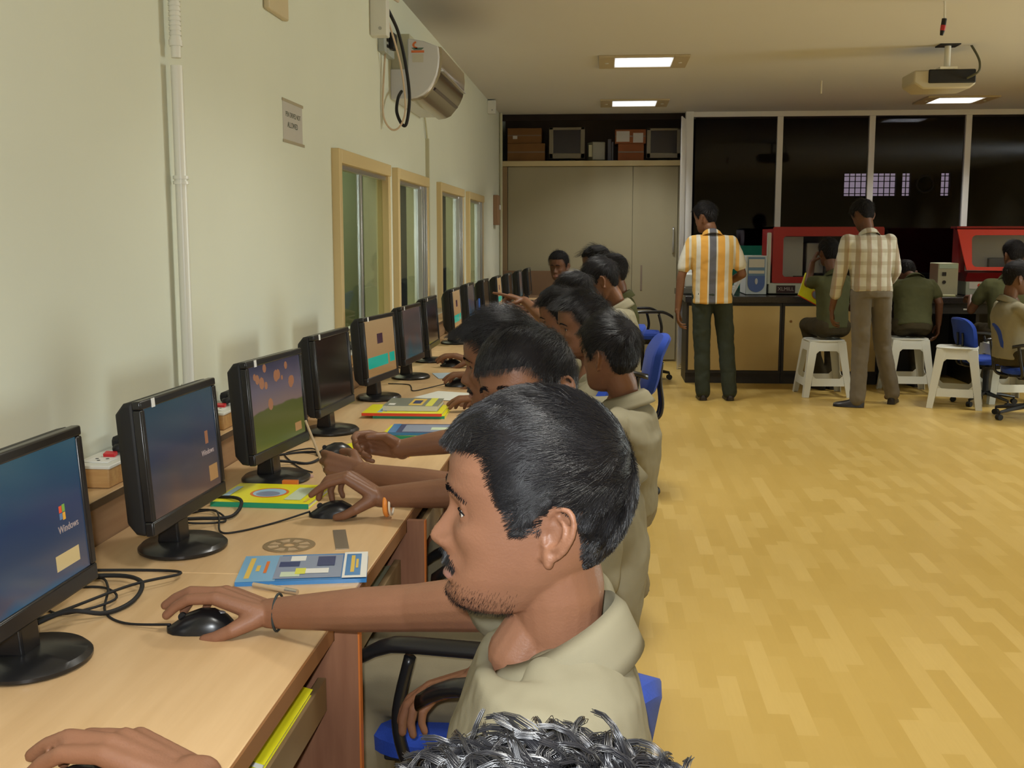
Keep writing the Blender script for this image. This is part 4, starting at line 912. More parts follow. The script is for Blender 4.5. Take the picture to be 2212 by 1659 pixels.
def make_stool():
    t = thing('plastic_stool', 'x', 'stool')
    m = mat('stool_white', (0.68, 0.69, 0.62), 0.38, 0.45)
    H, a, c = 0.50, 0.155, 0.215
    b = MB(); rr = []
    for z, s in ((H - 0.012, 1.0), (H - 0.003, 1.0), (H, 0.95), (H - 0.006, 0.85)):
        rr.append([((a + 0.008) * s * (abs(math.cos(q)) ** 0.4) * (1 if math.cos(q) >= 0 else -1), (a + 0.008) * s * (abs(math.sin(q)) ** 0.4) * (1 if math.sin(q) >= 0 else -1), z) for q in [2 * math.pi * k / 40 for k in range(40)]])
    b.loft(rr); b.build('seat', m, t, smooth='auto')
    def half(z): return a + (c - a) * (1 - z / H)
    for sx in (-1, 1):
        for sy in (-1, 1):
            b = MB(); w0, w1 = 0.075, 0.052; tk = 0.007
            for ax in (0, 1):
                vs = []
                for z, w in ((H - 0.012, w0), (0.0, w1)):
                    h = half(z)
                    if ax == 0: pts = [(h, h), (h - w, h), (h - w, h - tk), (h - tk, h - tk)]
                    else: pts = [(h, h), (h - tk, h - tk), (h - tk, h - w), (h, h - w)]
                    vs += [(sx * p[0], sy * p[1], z) for p in pts]
                b.add(vs, [(0, 1, 2, 3), (4, 5, 6, 7), (0, 1, 5, 4), (1, 2, 6, 5), (2, 3, 7, 6), (3, 0, 4, 7)])
            b.build('leg', m, t, bevel=0.002)
    for z0, z1 in ((H - 0.095, H - 0.012), (0.10, 0.165)):
        b = MB()
        for k in range(4):
            Rm = Matrix.Rotation(k * math.pi / 2, 3, 'Z'); h0, h1 = half(z0), half(z1); vs = []
            for z, h in ((z0, h0), (z1, h1)):
                vs += [Rm @ Vector(p) for p in ((h - 0.001, -h + 0.06, z), (h - 0.001, h - 0.06, z), (h - 0.007, h - 0.06, z), (h - 0.007, -h + 0.06, z))]
            b.add(vs, [(0, 1, 2, 3), (4, 5, 6, 7), (0, 1, 5, 4), (1, 2, 6, 5), (2, 3, 7, 6), (3, 0, 4, 7)])
            for e in (-1, 1):   # rounded corners of the openings
                for zz, dz_ in ((z0 if z0 > 0.2 else z1, -0.028 if z0 > 0.2 else 0.028),):
                    h = half(zz); y_ = e * (h - 0.062)
                    vs = [Rm @ Vector(p) for p in ((h - 0.002, y_, zz), (h - 0.002, y_ - e * 0.03, zz), (h - 0.002, y_, zz + dz_), (h - 0.007, y_, zz), (h - 0.007, y_ - e * 0.03, zz), (h - 0.007, y_, zz + dz_))]
                    b.add(vs, [(0, 1, 2), (3, 4, 5), (0, 1, 4, 3), (1, 2, 5, 4), (2, 0, 3, 5)])
        b.build('apron' if z0 > .2 else 'stretcher', m, t)
    return t
st = make_stool()
for k, (x, y, rz, l) in enumerate([(1.945, 10.02, 3, 'white plastic stool under the seated man holding the yellow book'), (2.73, 10.25, -2, 'white plastic stool under the man bent over with his back turned'), (2.915, 9.42, -18, 'empty white plastic stool standing forward in the middle of the floor'), (3.42, 9.75, 5, 'white plastic stool partly hidden behind the office chair at right')]):
    o = st if k == 0 else tree(st)
    o.location = (x, y, 0); o.rotation_euler = (0, 0, R(rz)); o['label'] = l; o['group'] = 'white plastic stools'

# ================================================================ LAB COUNTER AND MACHINES
M_GRAN = mat('counter_black', (0.022, 0.018, 0.018), 0.25, 0.5, nz=0.3, nscale=60)
M_DARKF = mat('counter_frame', (0.028, 0.024, 0.020), 0.5, 0.35)
M_DOORC = mat('cabinet_cream', (0.50, 0.36, 0.14), 0.45, 0.4, nz=0.04, nscale=3)
b = MB(); b.mm((0.77, 10.68, 0.775), (7.35, 12.40, 0.835)); tag(b.build('counter_top', M_GRAN, bevel=0.004), 'long black counter top running under the red machines', 'counter top')
for k, (x0, x1, l) in enumerate([(0.785, 1.683, 'cream fronted base cabinet behind the man in the striped shirt'), (1.687, 2.585, 'cream fronted base cabinet behind the first stool')]):
    t = thing('base_cabinet', l, 'cabinet', ((x0 + x1) / 2, 10.72, 0), group='cream fronted cabinets under the counter')
    w = (x1 - x0) / 2
    b = MB(); b.mm((-w, 0.0, 0.10), (w, 0.6, 0.775)); b.build('carcass', M_DARKF, t)
    b = MB(); b.mm((-w, 0.02, 0), (w, 0.6, 0.10)); b.mm((-w, -0.01, 0.10), (w, 0.0, 0.125)); b.build('kickboard', M_DARKF, t)
    b = MB(); b.mm((-w + 0.022, -0.016, 0.128), (w - 0.022, -0.0005, 0.745)); d_ = b.build('door', M_DOORC, t, bevel=0.003)
    b = MB(); b.cyl((w - 0.62 if k == 0 else -w + 0.08, -0.02, 0.60), (w - 0.62 if k == 0 else -w + 0.08, -0.0165, 0.60), 0.012); b.build('lock', mat('lock_brass', (0.25, 0.12, 0.03), 0.4, 0.5, 0.5), d_)
t = thing('lab_bench', 'dark open bench under the counter beside the cabinets', 'bench', (4.9, 11.0, 0))
b = MB(); b.mm((-2.30, 0.55, 0), (2.4, 0.6, 0.775)); b.build('back_panel', M_DARKF, t)
for x in (-2.30, -1.42, -0.5, 0.45, 1.4, 2.36):
    b = MB(); b.mm((x, -0.25, 0), (x + 0.03, 0.55, 0.775)); b.build('side_panel', M_DARKF, t)
b = MB(); b.mm((-2.27, -0.28, 0.68), (2.36, -0.25, 0.775)); b.build('front_rail', M_DARKF, t)
for x in (-1.95, -1.55, -0.9, -0.1):
    b = MB(); b.mm((x, -0.29, 0.715), (x + 0.09, -0.281, 0.73)); b.build('label_holder', mat('holder_pale', (0.5, 0.5, 0.46), 0.4, 0.5), t)
M_RED = mat('machine_red', (0.30, 0.010, 0.010), 0.35, 0.5); M_RED2 = mat('machine_red_bright', (0.78, 0.035, 0.012), 0.3, 0.5); M_REDD = mat('machine_maroon', (0.22, 0.008, 0.012), 0.4, 0.4)
M_CASE = mat('machine_grey', (0.46, 0.48, 0.42), 0.45, 0.4)
M_INT = mat('machine_inside', (0.06, 0.055, 0.06), 0.5, 0.4)
def rrect(x0, x1, z0, z1, r, k=5):
    pts = []
    for cx, cz, a0 in ((x1 - r, z1 - r, 0), (x0 + r, z1 - r, 90), (x0 + r, z0 + r, 180), (x1 - r, z0 + r, 270)):
        for i in range(k + 1): pts.append((cx + r * math.cos(R(a0 + 90 * i / k)), cz + r * math.sin(R(a0 + 90 * i / k))))
    return pts
def framed(b, outer, inner, f, th):
    """plate with a hole; f maps (x,z)->3D, th offset vector"""
    n = len(outer); vs = [f(p) for p in outer] + [f(p) for p in inner]; vs += [Vector(v) + Vector(th) for v in vs]
    fs = []
    for i in range(n):
        j = (i + 1) % n
        fs += [(i, j, n + j, n + i), (2 * n + i, 3 * n + i, 3 * n + j, 2 * n + j), (i, 2 * n + i, 2 * n + j, j), (n + i, n + j, 3 * n + j, 3 * n + i)]
    b.add(vs, fs)
# first machine
m1 = thing('milling_machine', 'dark red cased tabletop milling machine behind the seated man with the book', 'machine', (2.12, 11.0, 0.836))
ox, oz = 2.12, 0.836
b = MB(); b.mm((-0.53, 0, 0.012), (0.56, 0.8, 0.115)); b.mm((-0.55, 0.0, 0.10), (-0.515, 0.06, 0.60)); b.build('base_case', M_CASE, m1, bevel=0.008)
b = MB(); framed(b, rrect(-0.50, 0.55, 0.115, 0.655, 0.02), rrect(-0.40, 0.36, 0.175, 0.565, 0.03), lambda p: Vector((p[0], -0.005 + 0.02 * (p[1] - 0.1), p[1])), (0, 0.03, 0))
b.mm((-0.50, 0.03, 0.635), (0.55, 0.75, 0.655)); b.mm((-0.50, 0.03, 0.115), (-0.48, 0.75, 0.655)); b.mm((0.53, 0.03, 0.115), (0.55, 0.75, 0.655)); b.build('hood', M_RED, m1)
b = MB(); b.mm((-0.48, 0.72, 0.115), (0.53, 0.75, 0.64)); b.mm((-0.48, 0.03, 0.115), (0.53, 0.72, 0.13)); b.build('inner_lining', M_INT, m1)
b = MB(); b.mm((-0.40, 0.30, 0.13), (-0.16, 0.33, 0.56)); b.build('splash_panel', mat('panel_grey', (0.75, 0.76, 0.70), 0.5, 0.4), m1)
b = MB(); b.mm((-0.12, 0.32, 0.20), (0.10, 0.6, 0.50)); b.mm((0.0, 0.20, 0.28), (0.12, 0.34, 0.50)); b.build('spindle_head', mat('head_white', (0.8, 0.8, 0.78), 0.45, 0.4), m1, bevel=0.01)
b = MB(); b.mm((-0.25, 0.12, 0.14), (0.2, 0.45, 0.175)); b.cyl((0.05, 0.25, 0.18), (0.05, 0.25, 0.29), 0.02); b.build('table_vice', M_INT, m1, bevel=0.004)
b = MB(); b.mm((-0.41, 0.012, 0.165), (0.37, 0.016, 0.575)); b.build('window_glazing', M_CLEAR, m1)
b = MB(); b.mm((-0.455, -0.004, 0.018), (-0.275, 0.0, 0.092), 0); put_text(b, 'XLMILL', 0.048, frame((-0.365, -0.0045, 0.056), (1, 0, 0), (0, 0, 1)), 1); b.build('name_plate', [mat('plate_dark', (0.03, 0.012, 0.015), 0.4, 0.4), mat('plate_letter', (0.38, 0.32, 0.30), 0.4, 0.4)], m1)
# second machine
m2 = thing('lathe_machine', 'bright red cased machine with a white logo strip at the right edge', 'machine', (3.95, 11.0, 0.836))
def M2x(z): return -0.60 + (0.66 - z) * 0.17
f2 = lambda p: Vector((p[0], -0.04 + 0.30 * (p[1] - 0.22) * 0.6, p[1]))
b = MB(); outer = [(M2x(0.22) + 0.02, 0.22), (0.72, 0.22), (0.72, 0.655), (M2x(0.655), 0.655)]
def resamp(poly, n):
    P = poly + [poly[0]]; L = [math.dist(P[i], P[i + 1]) for i in range(len(poly))]; T = sum(L); out = []
    for k in range(n):
        d = T * k / n; i = 0
        while d > L[i]: d -= L[i]; i += 1
        t_ = d / L[i]; out.append((P[i][0] + (P[i + 1][0] - P[i][0]) * t_, P[i][1] + (P[i + 1][1] - P[i][1]) * t_))
    return out
inn = rrect(-0.46, 0.60, 0.275, 0.575, 0.045)
# match the outer boundary to the rounded inner one by casting from the centre
def cast(p, poly, c):
    d = (p[0] - c[0], p[1] - c[1]); best = None
    for i in range(len(poly)):
        a, e = poly[i], poly[(i + 1) % len(poly)]; ex_, ey_ = e[0] - a[0], e[1] - a[1]
        den = d[0] * ey_ - d[1] * ex_
        if abs(den) < 1e-9: continue
        t_ = ((a[0] - c[0]) * ey_ - (a[1] - c[1]) * ex_) / den; u_ = ((a[0] - c[0]) * d[1] - (a[1] - c[1]) * d[0]) / den
        if t_ > 0 and -1e-6 <= u_ <= 1 + 1e-6 and (best is None or t_ < best): best = t_
    return (c[0] + d[0] * best, c[1] + d[1] * best)
oo = [cast(p, outer, (0.07, 0.425)) for p in inn]
framed(b, oo, inn, f2, (0, 0.02, 0)); b.build('hood_front', M_RED2, m2)
b = MB(); b.prism([(0.05, 0.22), (0.10, 0.60), (0.26, 0.65), (0.26, 0.22)], 'x', M2x(0.5) + 0.01, M2x(0.5) + 0.03); b.mm((M2x(0.655) + 0.01, 0.06, 0.64), (0.72, 0.26, 0.66)); b.mm((M2x(0.5) + 0.03, 0.24, 0.22), (0.72, 0.26, 0.64)); b.build('hood_side', M_REDD, m2)
b = MB(); b.prism([(-0.04, 0.22), (0.02, 0.135), (0.30, 0.135), (0.30, 0.22)], 'x', -0.50, 0.72); b.build('hood_skirt', M_REDD, m2)
b = MB(); b.mm((-0.50, -0.005, 0.004), (0.72, 0.45, 0.135)); b.build('base_case', mat('case_green_grey', (0.36, 0.40, 0.34), 0.5, 0.4), m2, bevel=0.006)
b = MB(); b.mm((-0.47, -0.010, 0.065), (0.70, -0.0055, 0.13), 0); put_text(b, 'MTAB', 0.045, frame((-0.265, -0.0105, 0.097), (1, 0, 0), (0, 0, 1)), 1)
for k, m_ in ((0, 2), (1, 3), (2, 4)):
    ring(b, 0, 0, 0, 0, 3) if False else None
    a0 = R(90 + 120 * k); cx, cz = -0.375, 0.097
    b.add([(cx + 0.020 * math.cos(a0 + R(120) * j / 6), -0.0110, cz + 0.020 * math.sin(a0 + R(120) * j / 6)) for j in range(7)] + [(cx, -0.0110, cz)], [tuple(range(8))], m_)
b.build('logo_strip', [mat('strip_white', (0.66, 0.62, 0.60), 0.4, 0.4), mat('logo_maroon', (0.28, 0.03, 0.05), 0.4, 0.4), mat('logo_red', (0.6, 0.05, 0.03), 0.4, 0.4), mat('logo_dark', (0.05, 0.03, 0.03), 0.4, 0.4), mat('logo_green', (0.2, 0.22, 0.04), 0.4, 0.4)], m2)
b = MB(); b.mm((-0.45, 0.215, 0.23), (0.65, 0.23, 0.60)); b.build('splash_panel', mat('panel_inner', (0.45, 0.46, 0.44), 0.5, 0.4), m2)
b = MB(); b.mm((-0.25, 0.13, 0.26), (0.12, 0.20, 0.36)); b.cyl((0.12, 0.16, 0.33), (0.4, 0.16, 0.33), 0.04); b.build('lathe_carriage', M_INT, m2, bevel=0.01)
b = MB()
framed(b, [(p[0] * 1.02, p[1]) for p in inn], [(0.07 + (p[0] - .07) * 0.02, 0.425 + (p[1] - .425) * 0.02) for p in inn], lambda p: f2(p) + Vector((0, 0.012, 0)), (0, 0.003, 0)); b.build('window_glazing', M_CLEAR, m2)
# tower computer
pc = thing('computer_tower', 'white tower computer with a blue front beside the red machine', 'computer', (1.470, 11.0, 0.836))
b = MB(); b.mm((-0.10, 0.012, 0.004), (0.10, 0.45, 0.375)); b.build('case', mat('tower_white', (0.58, 0.60, 0.58), 0.4, 0.4), pc, bevel=0.005)
b = MB(); b.mm((-0.10, 0, 0.004), (0.10, 0.012, 0.378)); b.build('front_bezel', mat('tower_bezel', (0.50, 0.55, 0.56), 0.35, 0.5), pc, bevel=0.004)
b = MB(); b.mm((-0.082, -0.004, 0.18), (0.082, 0.0, 0.365)); b.build('bay_surround', mat('bay_blue', (0.12, 0.22, 0.34), 0.35, 0.5), pc, bevel=0.002)
for z0, z1 in ((0.265, 0.345), (0.205, 0.235)):
    b = MB(); b.mm((-0.075, -0.008, z0), (0.075, -0.004, z1)); b.build('drive_bay', mat('bay_cream', (0.55, 0.53, 0.46), 0.4, 0.4), pc, bevel=0.001)
b = MB(); b.prism([(-0.082, 0.185), (0.082, 0.185)] + [(0.082 * math.cos(R(-a)), 0.11 + 0.085 * math.sin(R(-a))) for a in range(0, 181, 15)], 'y', -0.006, 0.0); b.build('shield_panel', mat('tower_blue', (0.06, 0.12, 0.33), 0.3, 0.5), pc, bevel=0.002)
b = MB(); b.ell((0, -0.008, 0.13), (0.014, 0.004, 0.03)); b.build('power_button', mat('button_grey', (0.5, 0.5, 0.5), 0.3, 0.5), pc, smooth=True)
b = MB(); b.mm((1.30, 12.30, 0.837), (1.80, 12.33, 1.30)); tag(b.build('green_board', mat('board_green', (0.0, 0.16, 0.10), 0.5, 0.4), bevel=0.003), 'green board standing behind the tower computer', 'board')
cb = thing('control_box', 'cream control box with a toggle beside the bright red machine', 'control box', (3.27, 10.98, 0.836))
b = MB(); b.mm((-0.09, 0, 0.004), (0.10, 0.28, 0.31)); b.build('case', mat('control_cream', (0.42, 0.40, 0.28), 0.5, 0.4), cb, bevel=0.006)
b = MB(); b.mm((-0.08, -0.004, 0.26), (0.09, 0, 0.30)); b.build('top_strip', mat('control_mint', (0.42, 0.52, 0.42), 0.5, 0.4), cb)
b = MB(); b.mm((-0.05, -0.012, 0.19), (-0.015, 0, 0.225)); b.build('switch', M_DARKF, cb); b = MB(); b.cyl((-0.03, -0.012, 0.13), (-0.03, 0, 0.13), 0.016); b.build('knob', M_DARKF, cb)
b = MB(); b.box((1.28, 10.92, 0.875), (0.035, 0.16, 0.30), Matrix.Rotation(R(-50), 3, 'X') @ Matrix.Rotation(R(20), 3, 'Z')); 
t = thing('printer', 'pale grey machine with a rounded lid behind the man in the striped shirt', 'printer', (0.93, 11.0, 0.836))
b = MB(); b.mm((-0.16, 0, 0.003), (0.20, 0.35, 0.07)); b.build('lower_case', mat('printer_dark', (0.18, 0.18, 0.16), 0.4, 0.4), t, bevel=0.01)
b = MB(); b.prism([(0.0, 0.07), (0.36, 0.07), (0.34, 0.20), (0.20, 0.24), (0.05, 0.20)], 'x', -0.15, 0.19); b.build('lid', mat('printer_pale', (0.52, 0.54, 0.52), 0.35, 0.5), t, bevel=0.015)
t = thing('keyboard', 'white keyboard leaning against the tower computer', 'keyboard', (1.27, 10.98, 0.837), R(8))
Rk = Matrix.Rotation(R(-25), 3, 'Y')
b = MB(); b.box((0, 0, 0.075), (0.19, 0.12, 0.018), Rk @ Matrix.Rotation(R(-38), 3, 'Y') ); b.build('keyboard_case', mat('kb_white', (0.62, 0.63, 0.60), 0.4, 0.4), t, bevel=0.003)
b = MB()
for i in range(7):
    for j in range(4): b.box(Rk @ Matrix.Rotation(R(-38), 3, 'Y') @ Vector((-0.075 + 0.025 * i, -0.042 + 0.028 * j, 0.012)) + Vector((0, 0, 0.075)), (0.019, 0.021, 0.006), Rk @ Matrix.Rotation(R(-38), 3, 'Y'))
b.build('keys', mat('key_grey', (0.5, 0.5, 0.48), 0.5, 0.4), t)
b = MB(); b.box((2.62, 10.80, 0.842), (0.13, 0.05, 0.03)); tag(b.build('duster', mat('duster_yellow', (0.45, 0.42, 0.15), 0.7, 0.2), bevel=0.006), 'small yellowish block on the counter left of the bent man', 'block')
b = MB(); b.box((3.23, 10.80, 0.845), (0.13, 0.05, 0.02), Matrix.Rotation(-0.2, 3, 'Z')); tag(b.build('clamp_block', mat('clamp_pale', (0.45, 0.44, 0.25), 0.6, 0.3), bevel=0.006), 'pale strip on the counter in front of the control box', 'block')
# small litter on the floor
b = MB(); b.box((0.155, 4.52, 0.002), (0.045, 0.006, 0.003), Matrix.Rotation(-0.2, 3, 'Z')); tag(b.build('paper_scrap', PAPER), 'tiny white scrap of paper on the open floor', 'scrap')

# ================================================================ PEOPLE
def interp(x, xs, ys): return np.interp(x, xs, ys)
def sstep(a, b, x):
    t = np.clip((x - a) / (b - a), 0, 1); return t * t * (3 - 2 * t)
PZ = [-.130, -.126, -.118, -.103, -.08, -.06, -.04, -.02, 0, .02, .04, .06, .08, .10, .114, .121, .123]
PF = [.045, .066, .080, .087, .0875, .087, .088, .089, .091, .096, .097, .094, .084, .064, .040, .016, .0]
PB = [.020, .005, -.015, -.032, -.058, -.078, -.090, -.098, -.103, -.106, -.107, -.103, -.094, -.074, -.048, -.020, -.0]
PW = [.012, .026, .040, .050, .060, .066, .070, .073, .076, .078, .0785, .076, .069, .055, .036, .014, .001]
NZ_, NT_ = 104, 112
def head_grid(nose=1.0, jaw=1.0, lip=1.0):
    z = np.linspace(-.130, .123, NZ_)[:, None]
    t = np.linspace(-np.pi, np.pi, NT_, endpoint=False)[None, :]
    th = t - 0.42 * np.sin(t)
    xf, xb, w = interp(z, PZ, PF), interp(z, PZ, PB), interp(z, PZ, PW)
    w = w * np.where(z < -.04, 1 + (jaw - 1) * 1.0, 1)
    cx, a = (xf + xb) / 2, (xf - xb) / 2
    c, s = np.cos(th), np.sin(th)
    ef = np.where(c > 0, 0.80, 0.95)
    x = cx + a * np.sign(c) * np.abs(c) ** ef
    y = w * np.sign(s) * np.abs(s) ** 0.88
    z = np.broadcast_to(z, x.shape).copy()
    fr = np.clip(c, 0, 1) ** 0.3
    g = lambda v, m, sg: np.exp(-((v - m) / sg) ** 2)
    nz = interp(z, [-.069, -.063, -.058, -.053, -.047, -.040, -.032, -.022, -.012, -.002, .008], [0, .004, .013, .0215, .0255, .0235, .0180, .0115, .0055, .0025, 0]) * nose
    nw = interp(z, [-.063, -.048, -.035, -.008, .008], [.0105, .0115, .0085, .0075, .010])
    dx = nz * np.exp(-(np.abs(y) / nw) ** 2.2)
    dx += .0115 * nose * (g(y, .0145, .0065) + g(y, -.0145, .0065)) * g(z, -.050, .0085)
    dx += .0045 * g(z, .011, .010) * np.exp(-(np.abs(y) / .042) ** 4)
    dx -= .0090 * (g(y, .030, .0165) + g(y, -.030, .0165)) * g(z, -.011, .0120)
    dx -= .0035 * (g(y, .013, .007) + g(y, -.013, .007)) * g(z, -.012, .010)
    dx += .0050 * (g(y, .043, .018) + g(y, -.043, .018)) * g(z, -.034, .016)
    lw = np.exp(-(np.abs(y) / .023) ** 3)
    dx += lip * lw * (.0085 * g(z, -.0735, .0058) + .0085 * g(z, -.0875, .0058)) - .0052 * np.exp(-(np.abs(y) / .025) ** 4) * g(z, -.0805, .0022)
    dx += .003 * g(z, -.066, .007) * np.exp(-(np.abs(y) / .03) ** 2)
    dx -= .0045 * g(z, -.0985, .0055) * np.exp(-(y / .02) ** 2)
    dx += .0065 * g(z, -.110, .011) * np.exp(-(y / .020) ** 2)
    dx -= .004 * (g(y, .036, .012) + g(y, -.036, .012)) * g(z, -.062, .016)
    x = x + dx * fr
    return np.stack([x, y, z], -1)
HG = head_grid()
def grid_faces(nz, nt):
    fs = []
    for i in range(nz - 1):
        for k in range(nt):
            k2 = (k + 1) % nt
            fs.append((i * nt + k, i * nt + k2, (i + 1) * nt + k2, (i + 1) * nt + k))
    fs.append(tuple(range(nt))[::-1]); fs.append(tuple((nz - 1) * nt + k for k in range(nt)))
    return fs
GF = grid_faces(NZ_, NT_)
def face_x(g, y, z):
    P = g.reshape(-1, 3); m = P[:, 0] > 0.0
    Q = P[m]; d = (Q[:, 1] - y) ** 2 + (Q[:, 2] - z) ** 2
    return float(Q[np.argmin(d), 0])

HAIRPOLY = np.array([(.16, .062), (.085, .062), (.062, .060), (.0555, .050), (.0440, .024), (.031, .005), (.025, -.018), (.020, -.026), (.008, -.020), (-.006, .002), (-.022, .014), (-.042, .006), (-.052, -.022), (-.056, -.058), (-.068, -.078), (-.14, -.088), (-.2, 0), (-.2, .25), (.2, .25)])
def poly_sd(P, poly):
    """positive inside"""
    x, y = P[..., 0], P[..., 1]
    d = np.full(x.shape, 9.0); ins = np.zeros(x.shape, bool)
    n = len(poly)
    for i in range(n):
        a, b_ = poly[i], poly[(i + 1) % n]
        e = b_ - a; w0, w1 = x - a[0], y - a[1]
        t = np.clip((w0 * e[0] + w1 * e[1]) / (e @ e), 0, 1)
        d = np.minimum(d, np.hypot(w0 - e[0] * t, w1 - e[1] * t))
        c = (a[1] > y) != (b_[1] > y)
        with np.errstate(divide='ignore', invalid='ignore'):
            xi = a[0] + (y - a[1]) / (b_[1] - a[1] if b_[1] != a[1] else 1e-9) * (b_[0] - a[0])
        ins ^= c & (x < xi)
    return np.where(ins, d, -d)
def np_mesh(name, V, Q, mats):
    me = bpy.data.meshes.new(name)
    V = np.ascontiguousarray(V, dtype=np.float32); Q = np.ascontiguousarray(Q, dtype=np.int32)
    me.vertices.add(len(V)); me.vertices.foreach_set('co', V.ravel())
    k = Q.shape[1]
    me.loops.add(Q.size); me.loops.foreach_set('vertex_index', Q.ravel())
    me.polygons.add(len(Q)); me.polygons.foreach_set('loop_start', np.arange(0, Q.size, k, dtype=np.int32))
    me.polygons.foreach_set('use_smooth', np.ones(len(Q), bool))
    for m in mats: me.materials.append(m)
    me.update(calc_edges=True); me.validate()
    return me
def strands_mesh(name, P, rad, mats):
    """P: (n, k, 3) polylines -> thin three sided tapered hairs"""
    n, k, _ = P.shape
    T = np.gradient(P, axis=1); T /= np.linalg.norm(T, axis=2, keepdims=True) + 1e-9
    up = np.tile(np.array([0.31, 0.17, 0.93]), (n, k, 1))
    U = np.cross(T, up); U /= np.linalg.norm(U, axis=2, keepdims=True) + 1e-9
    W = np.cross(T, U)
    tp = np.linspace(1, .35, k)[None, :, None]
    r = (rad[:, None, None] if isinstance(rad, np.ndarray) else rad) * tp
    V = np.stack([P + (U * math.cos(a) + W * math.sin(a)) * r for a in (0, 2.094, 4.189)], 2)   # n,k,3,3
    idx = np.arange(n * k * 3).reshape(n, k, 3)
    qs = []
    for j in range(3):
        a, b_ = idx[:, :-1, j], idx[:, :-1, (j + 1) % 3]; c, d = idx[:, 1:, (j + 1) % 3], idx[:, 1:, j]
        qs.append(np.stack([a, b_, c, d], -1).reshape(-1, 4))
    return np_mesh(name, V.reshape(-1, 3), np.concatenate(qs), mats)
def to_world(P, M):
    A = np.array(M); return P @ A[:3, :3].T + A[:3, 3]
def vnoise(P, f, seed=0):
    """cheap smooth pseudo-random vector field"""
    r = np.random.RandomState(100 + seed); out = np.zeros(P.shape)
    for _ in range(4):
        K = r.normal(size=(3, 3)) * f; ph = r.uniform(0, 6.28, 3)
        out += np.sin(P @ K.T + ph)
    return out / 2.0
SK_C = np.array([-.006, 0, .016]); SK_A = np.array([.102, .0785, .106])
def make_hair(root, M, n, top=.018, side=.007, quiff=.012, L=(.034, .014), rad=.00042, curl=0.0, seed=0, crown=(-.075, -.012, .085), comb=(0.55, 0.0, -.1), poly=HAIRPOLY, lift=1.0, s=1.0, clump=.35, seg=8, hm=None):
    rs = np.random.RandomState(seed)
    g = HG.copy(); sd = poly_sd(g[..., [0, 2]], poly)
    x, y, z = g[..., 0], g[..., 1], g[..., 2]
    def vol(x, y, z, qf=1):
        v = side * (.35 + .65 * sstep(-.08, .0, z)) + (top - side) * sstep(-.01, .085, z) + quiff * qf * sstep(.03, .085, x) * sstep(.045, .085, z)
        return v
    m = np.clip((sd + .002) / .016, 0, 1); m = m * (2 - m)
    nrm = g - SK_C; nrm /= np.linalg.norm(nrm, axis=2, keepdims=True)
    bump = 1 + 0.22 * vnoise(g, 60, seed)[..., :1]
    cap = g + nrm * (vol(x, y, z, .25) * m)[..., None] * bump * .38 + nrm * .0006
    ok = (sd > .001)
    F = np.array(GF[:-2]); keep = ok.reshape(-1)[F].all(axis=1)
    tp = np.array([[ (NZ_ - 1) * NT_ + k, (NZ_ - 1) * NT_ + (k + 1) % NT_, (NZ_ - 1) * NT_ + NT_ // 2, (NZ_ - 1) * NT_ + NT_ // 2] for k in range(0)]).reshape(0, 4)
    me = np_mesh('hair_base', to_world(cap.reshape(-1, 3), M), F[keep], [M_CAP])
    bm = bmesh.new(); bm.from_mesh(me); bmesh.ops.delete(bm, geom=[v for v in bm.verts if not v.link_faces], context='VERTS')
    be = [e for e in bm.edges if e.is_boundary and all((Vector(v.co) - Vector(M @ Vector((0, 0, .123)))).length < .04 * s for v in e.verts)]
    if be: bmesh.ops.holes_fill(bm, edges=be, sides=0)
    bm.to_mesh(me); bm.free()
    o = bpy.data.objects.new('hair', me); COL.objects.link(o); o.parent = root; o.location = -Vector(root.location)
    # strands
    idx = np.argwhere(sd > -.001)
    ar_ = np.linalg.norm(np.cross(np.gradient(g, axis=0), np.gradient(g, axis=1)), axis=2); wgt = ar_[idx[:, 0], idx[:, 1]]
    cell = idx[rs.choice(len(idx), n, p=wgt / wgt.sum())]
    j = rs.uniform(0, 1, (n, 2)); i2 = np.minimum(cell[:, 0] + 1, NZ_ - 1); k2 = (cell[:, 1] + 1) % NT_
    r0 = g[cell[:, 0], cell[:, 1]]; 
    r0 = r0 + (g[i2, cell[:, 1]] - r0) * j[:, :1] + (g[cell[:, 0], k2] - g[cell[:, 0], cell[:, 1]]) * j[:, 1:]
    q = (r0 - SK_C) / SK_A; qn = np.linalg.norm(q, axis=1, keepdims=True); u = q / qn; h0 = (qn - 1) * .09
    uc = (np.array(crown) - SK_C) / SK_A; uc /= np.linalg.norm(uc)
    tz = sstep(-.02, .075, r0[:, 2])[:, None]
    Ls = (L[1] + (L[0] - L[1]) * tz) * rs.uniform(.7, 1.15, (n, 1))
    sdr = poly_sd(r0[:, [0, 2]], poly)[:, None]
    Ls = np.minimum(Ls, .0045 + np.clip(sdr, 0, 1) * .9)
    vv = vol(r0[:, 0], r0[:, 1], r0[:, 2])[:, None] * np.clip((sdr + .003) / .014, .12, 1)
    cl = vnoise(r0, 150, seed + 1) * clump + vnoise(r0, 45, seed + 2) * clump * .5 + rs.normal(size=(n, 3)) * (.18 if not curl else .35)
    pts = []; hh = h0 + .0005; ph = rs.uniform(0, 6.28, (n, 1)) * 1.0
    start = rs.uniform(0.35, 0.85, (n, 1))
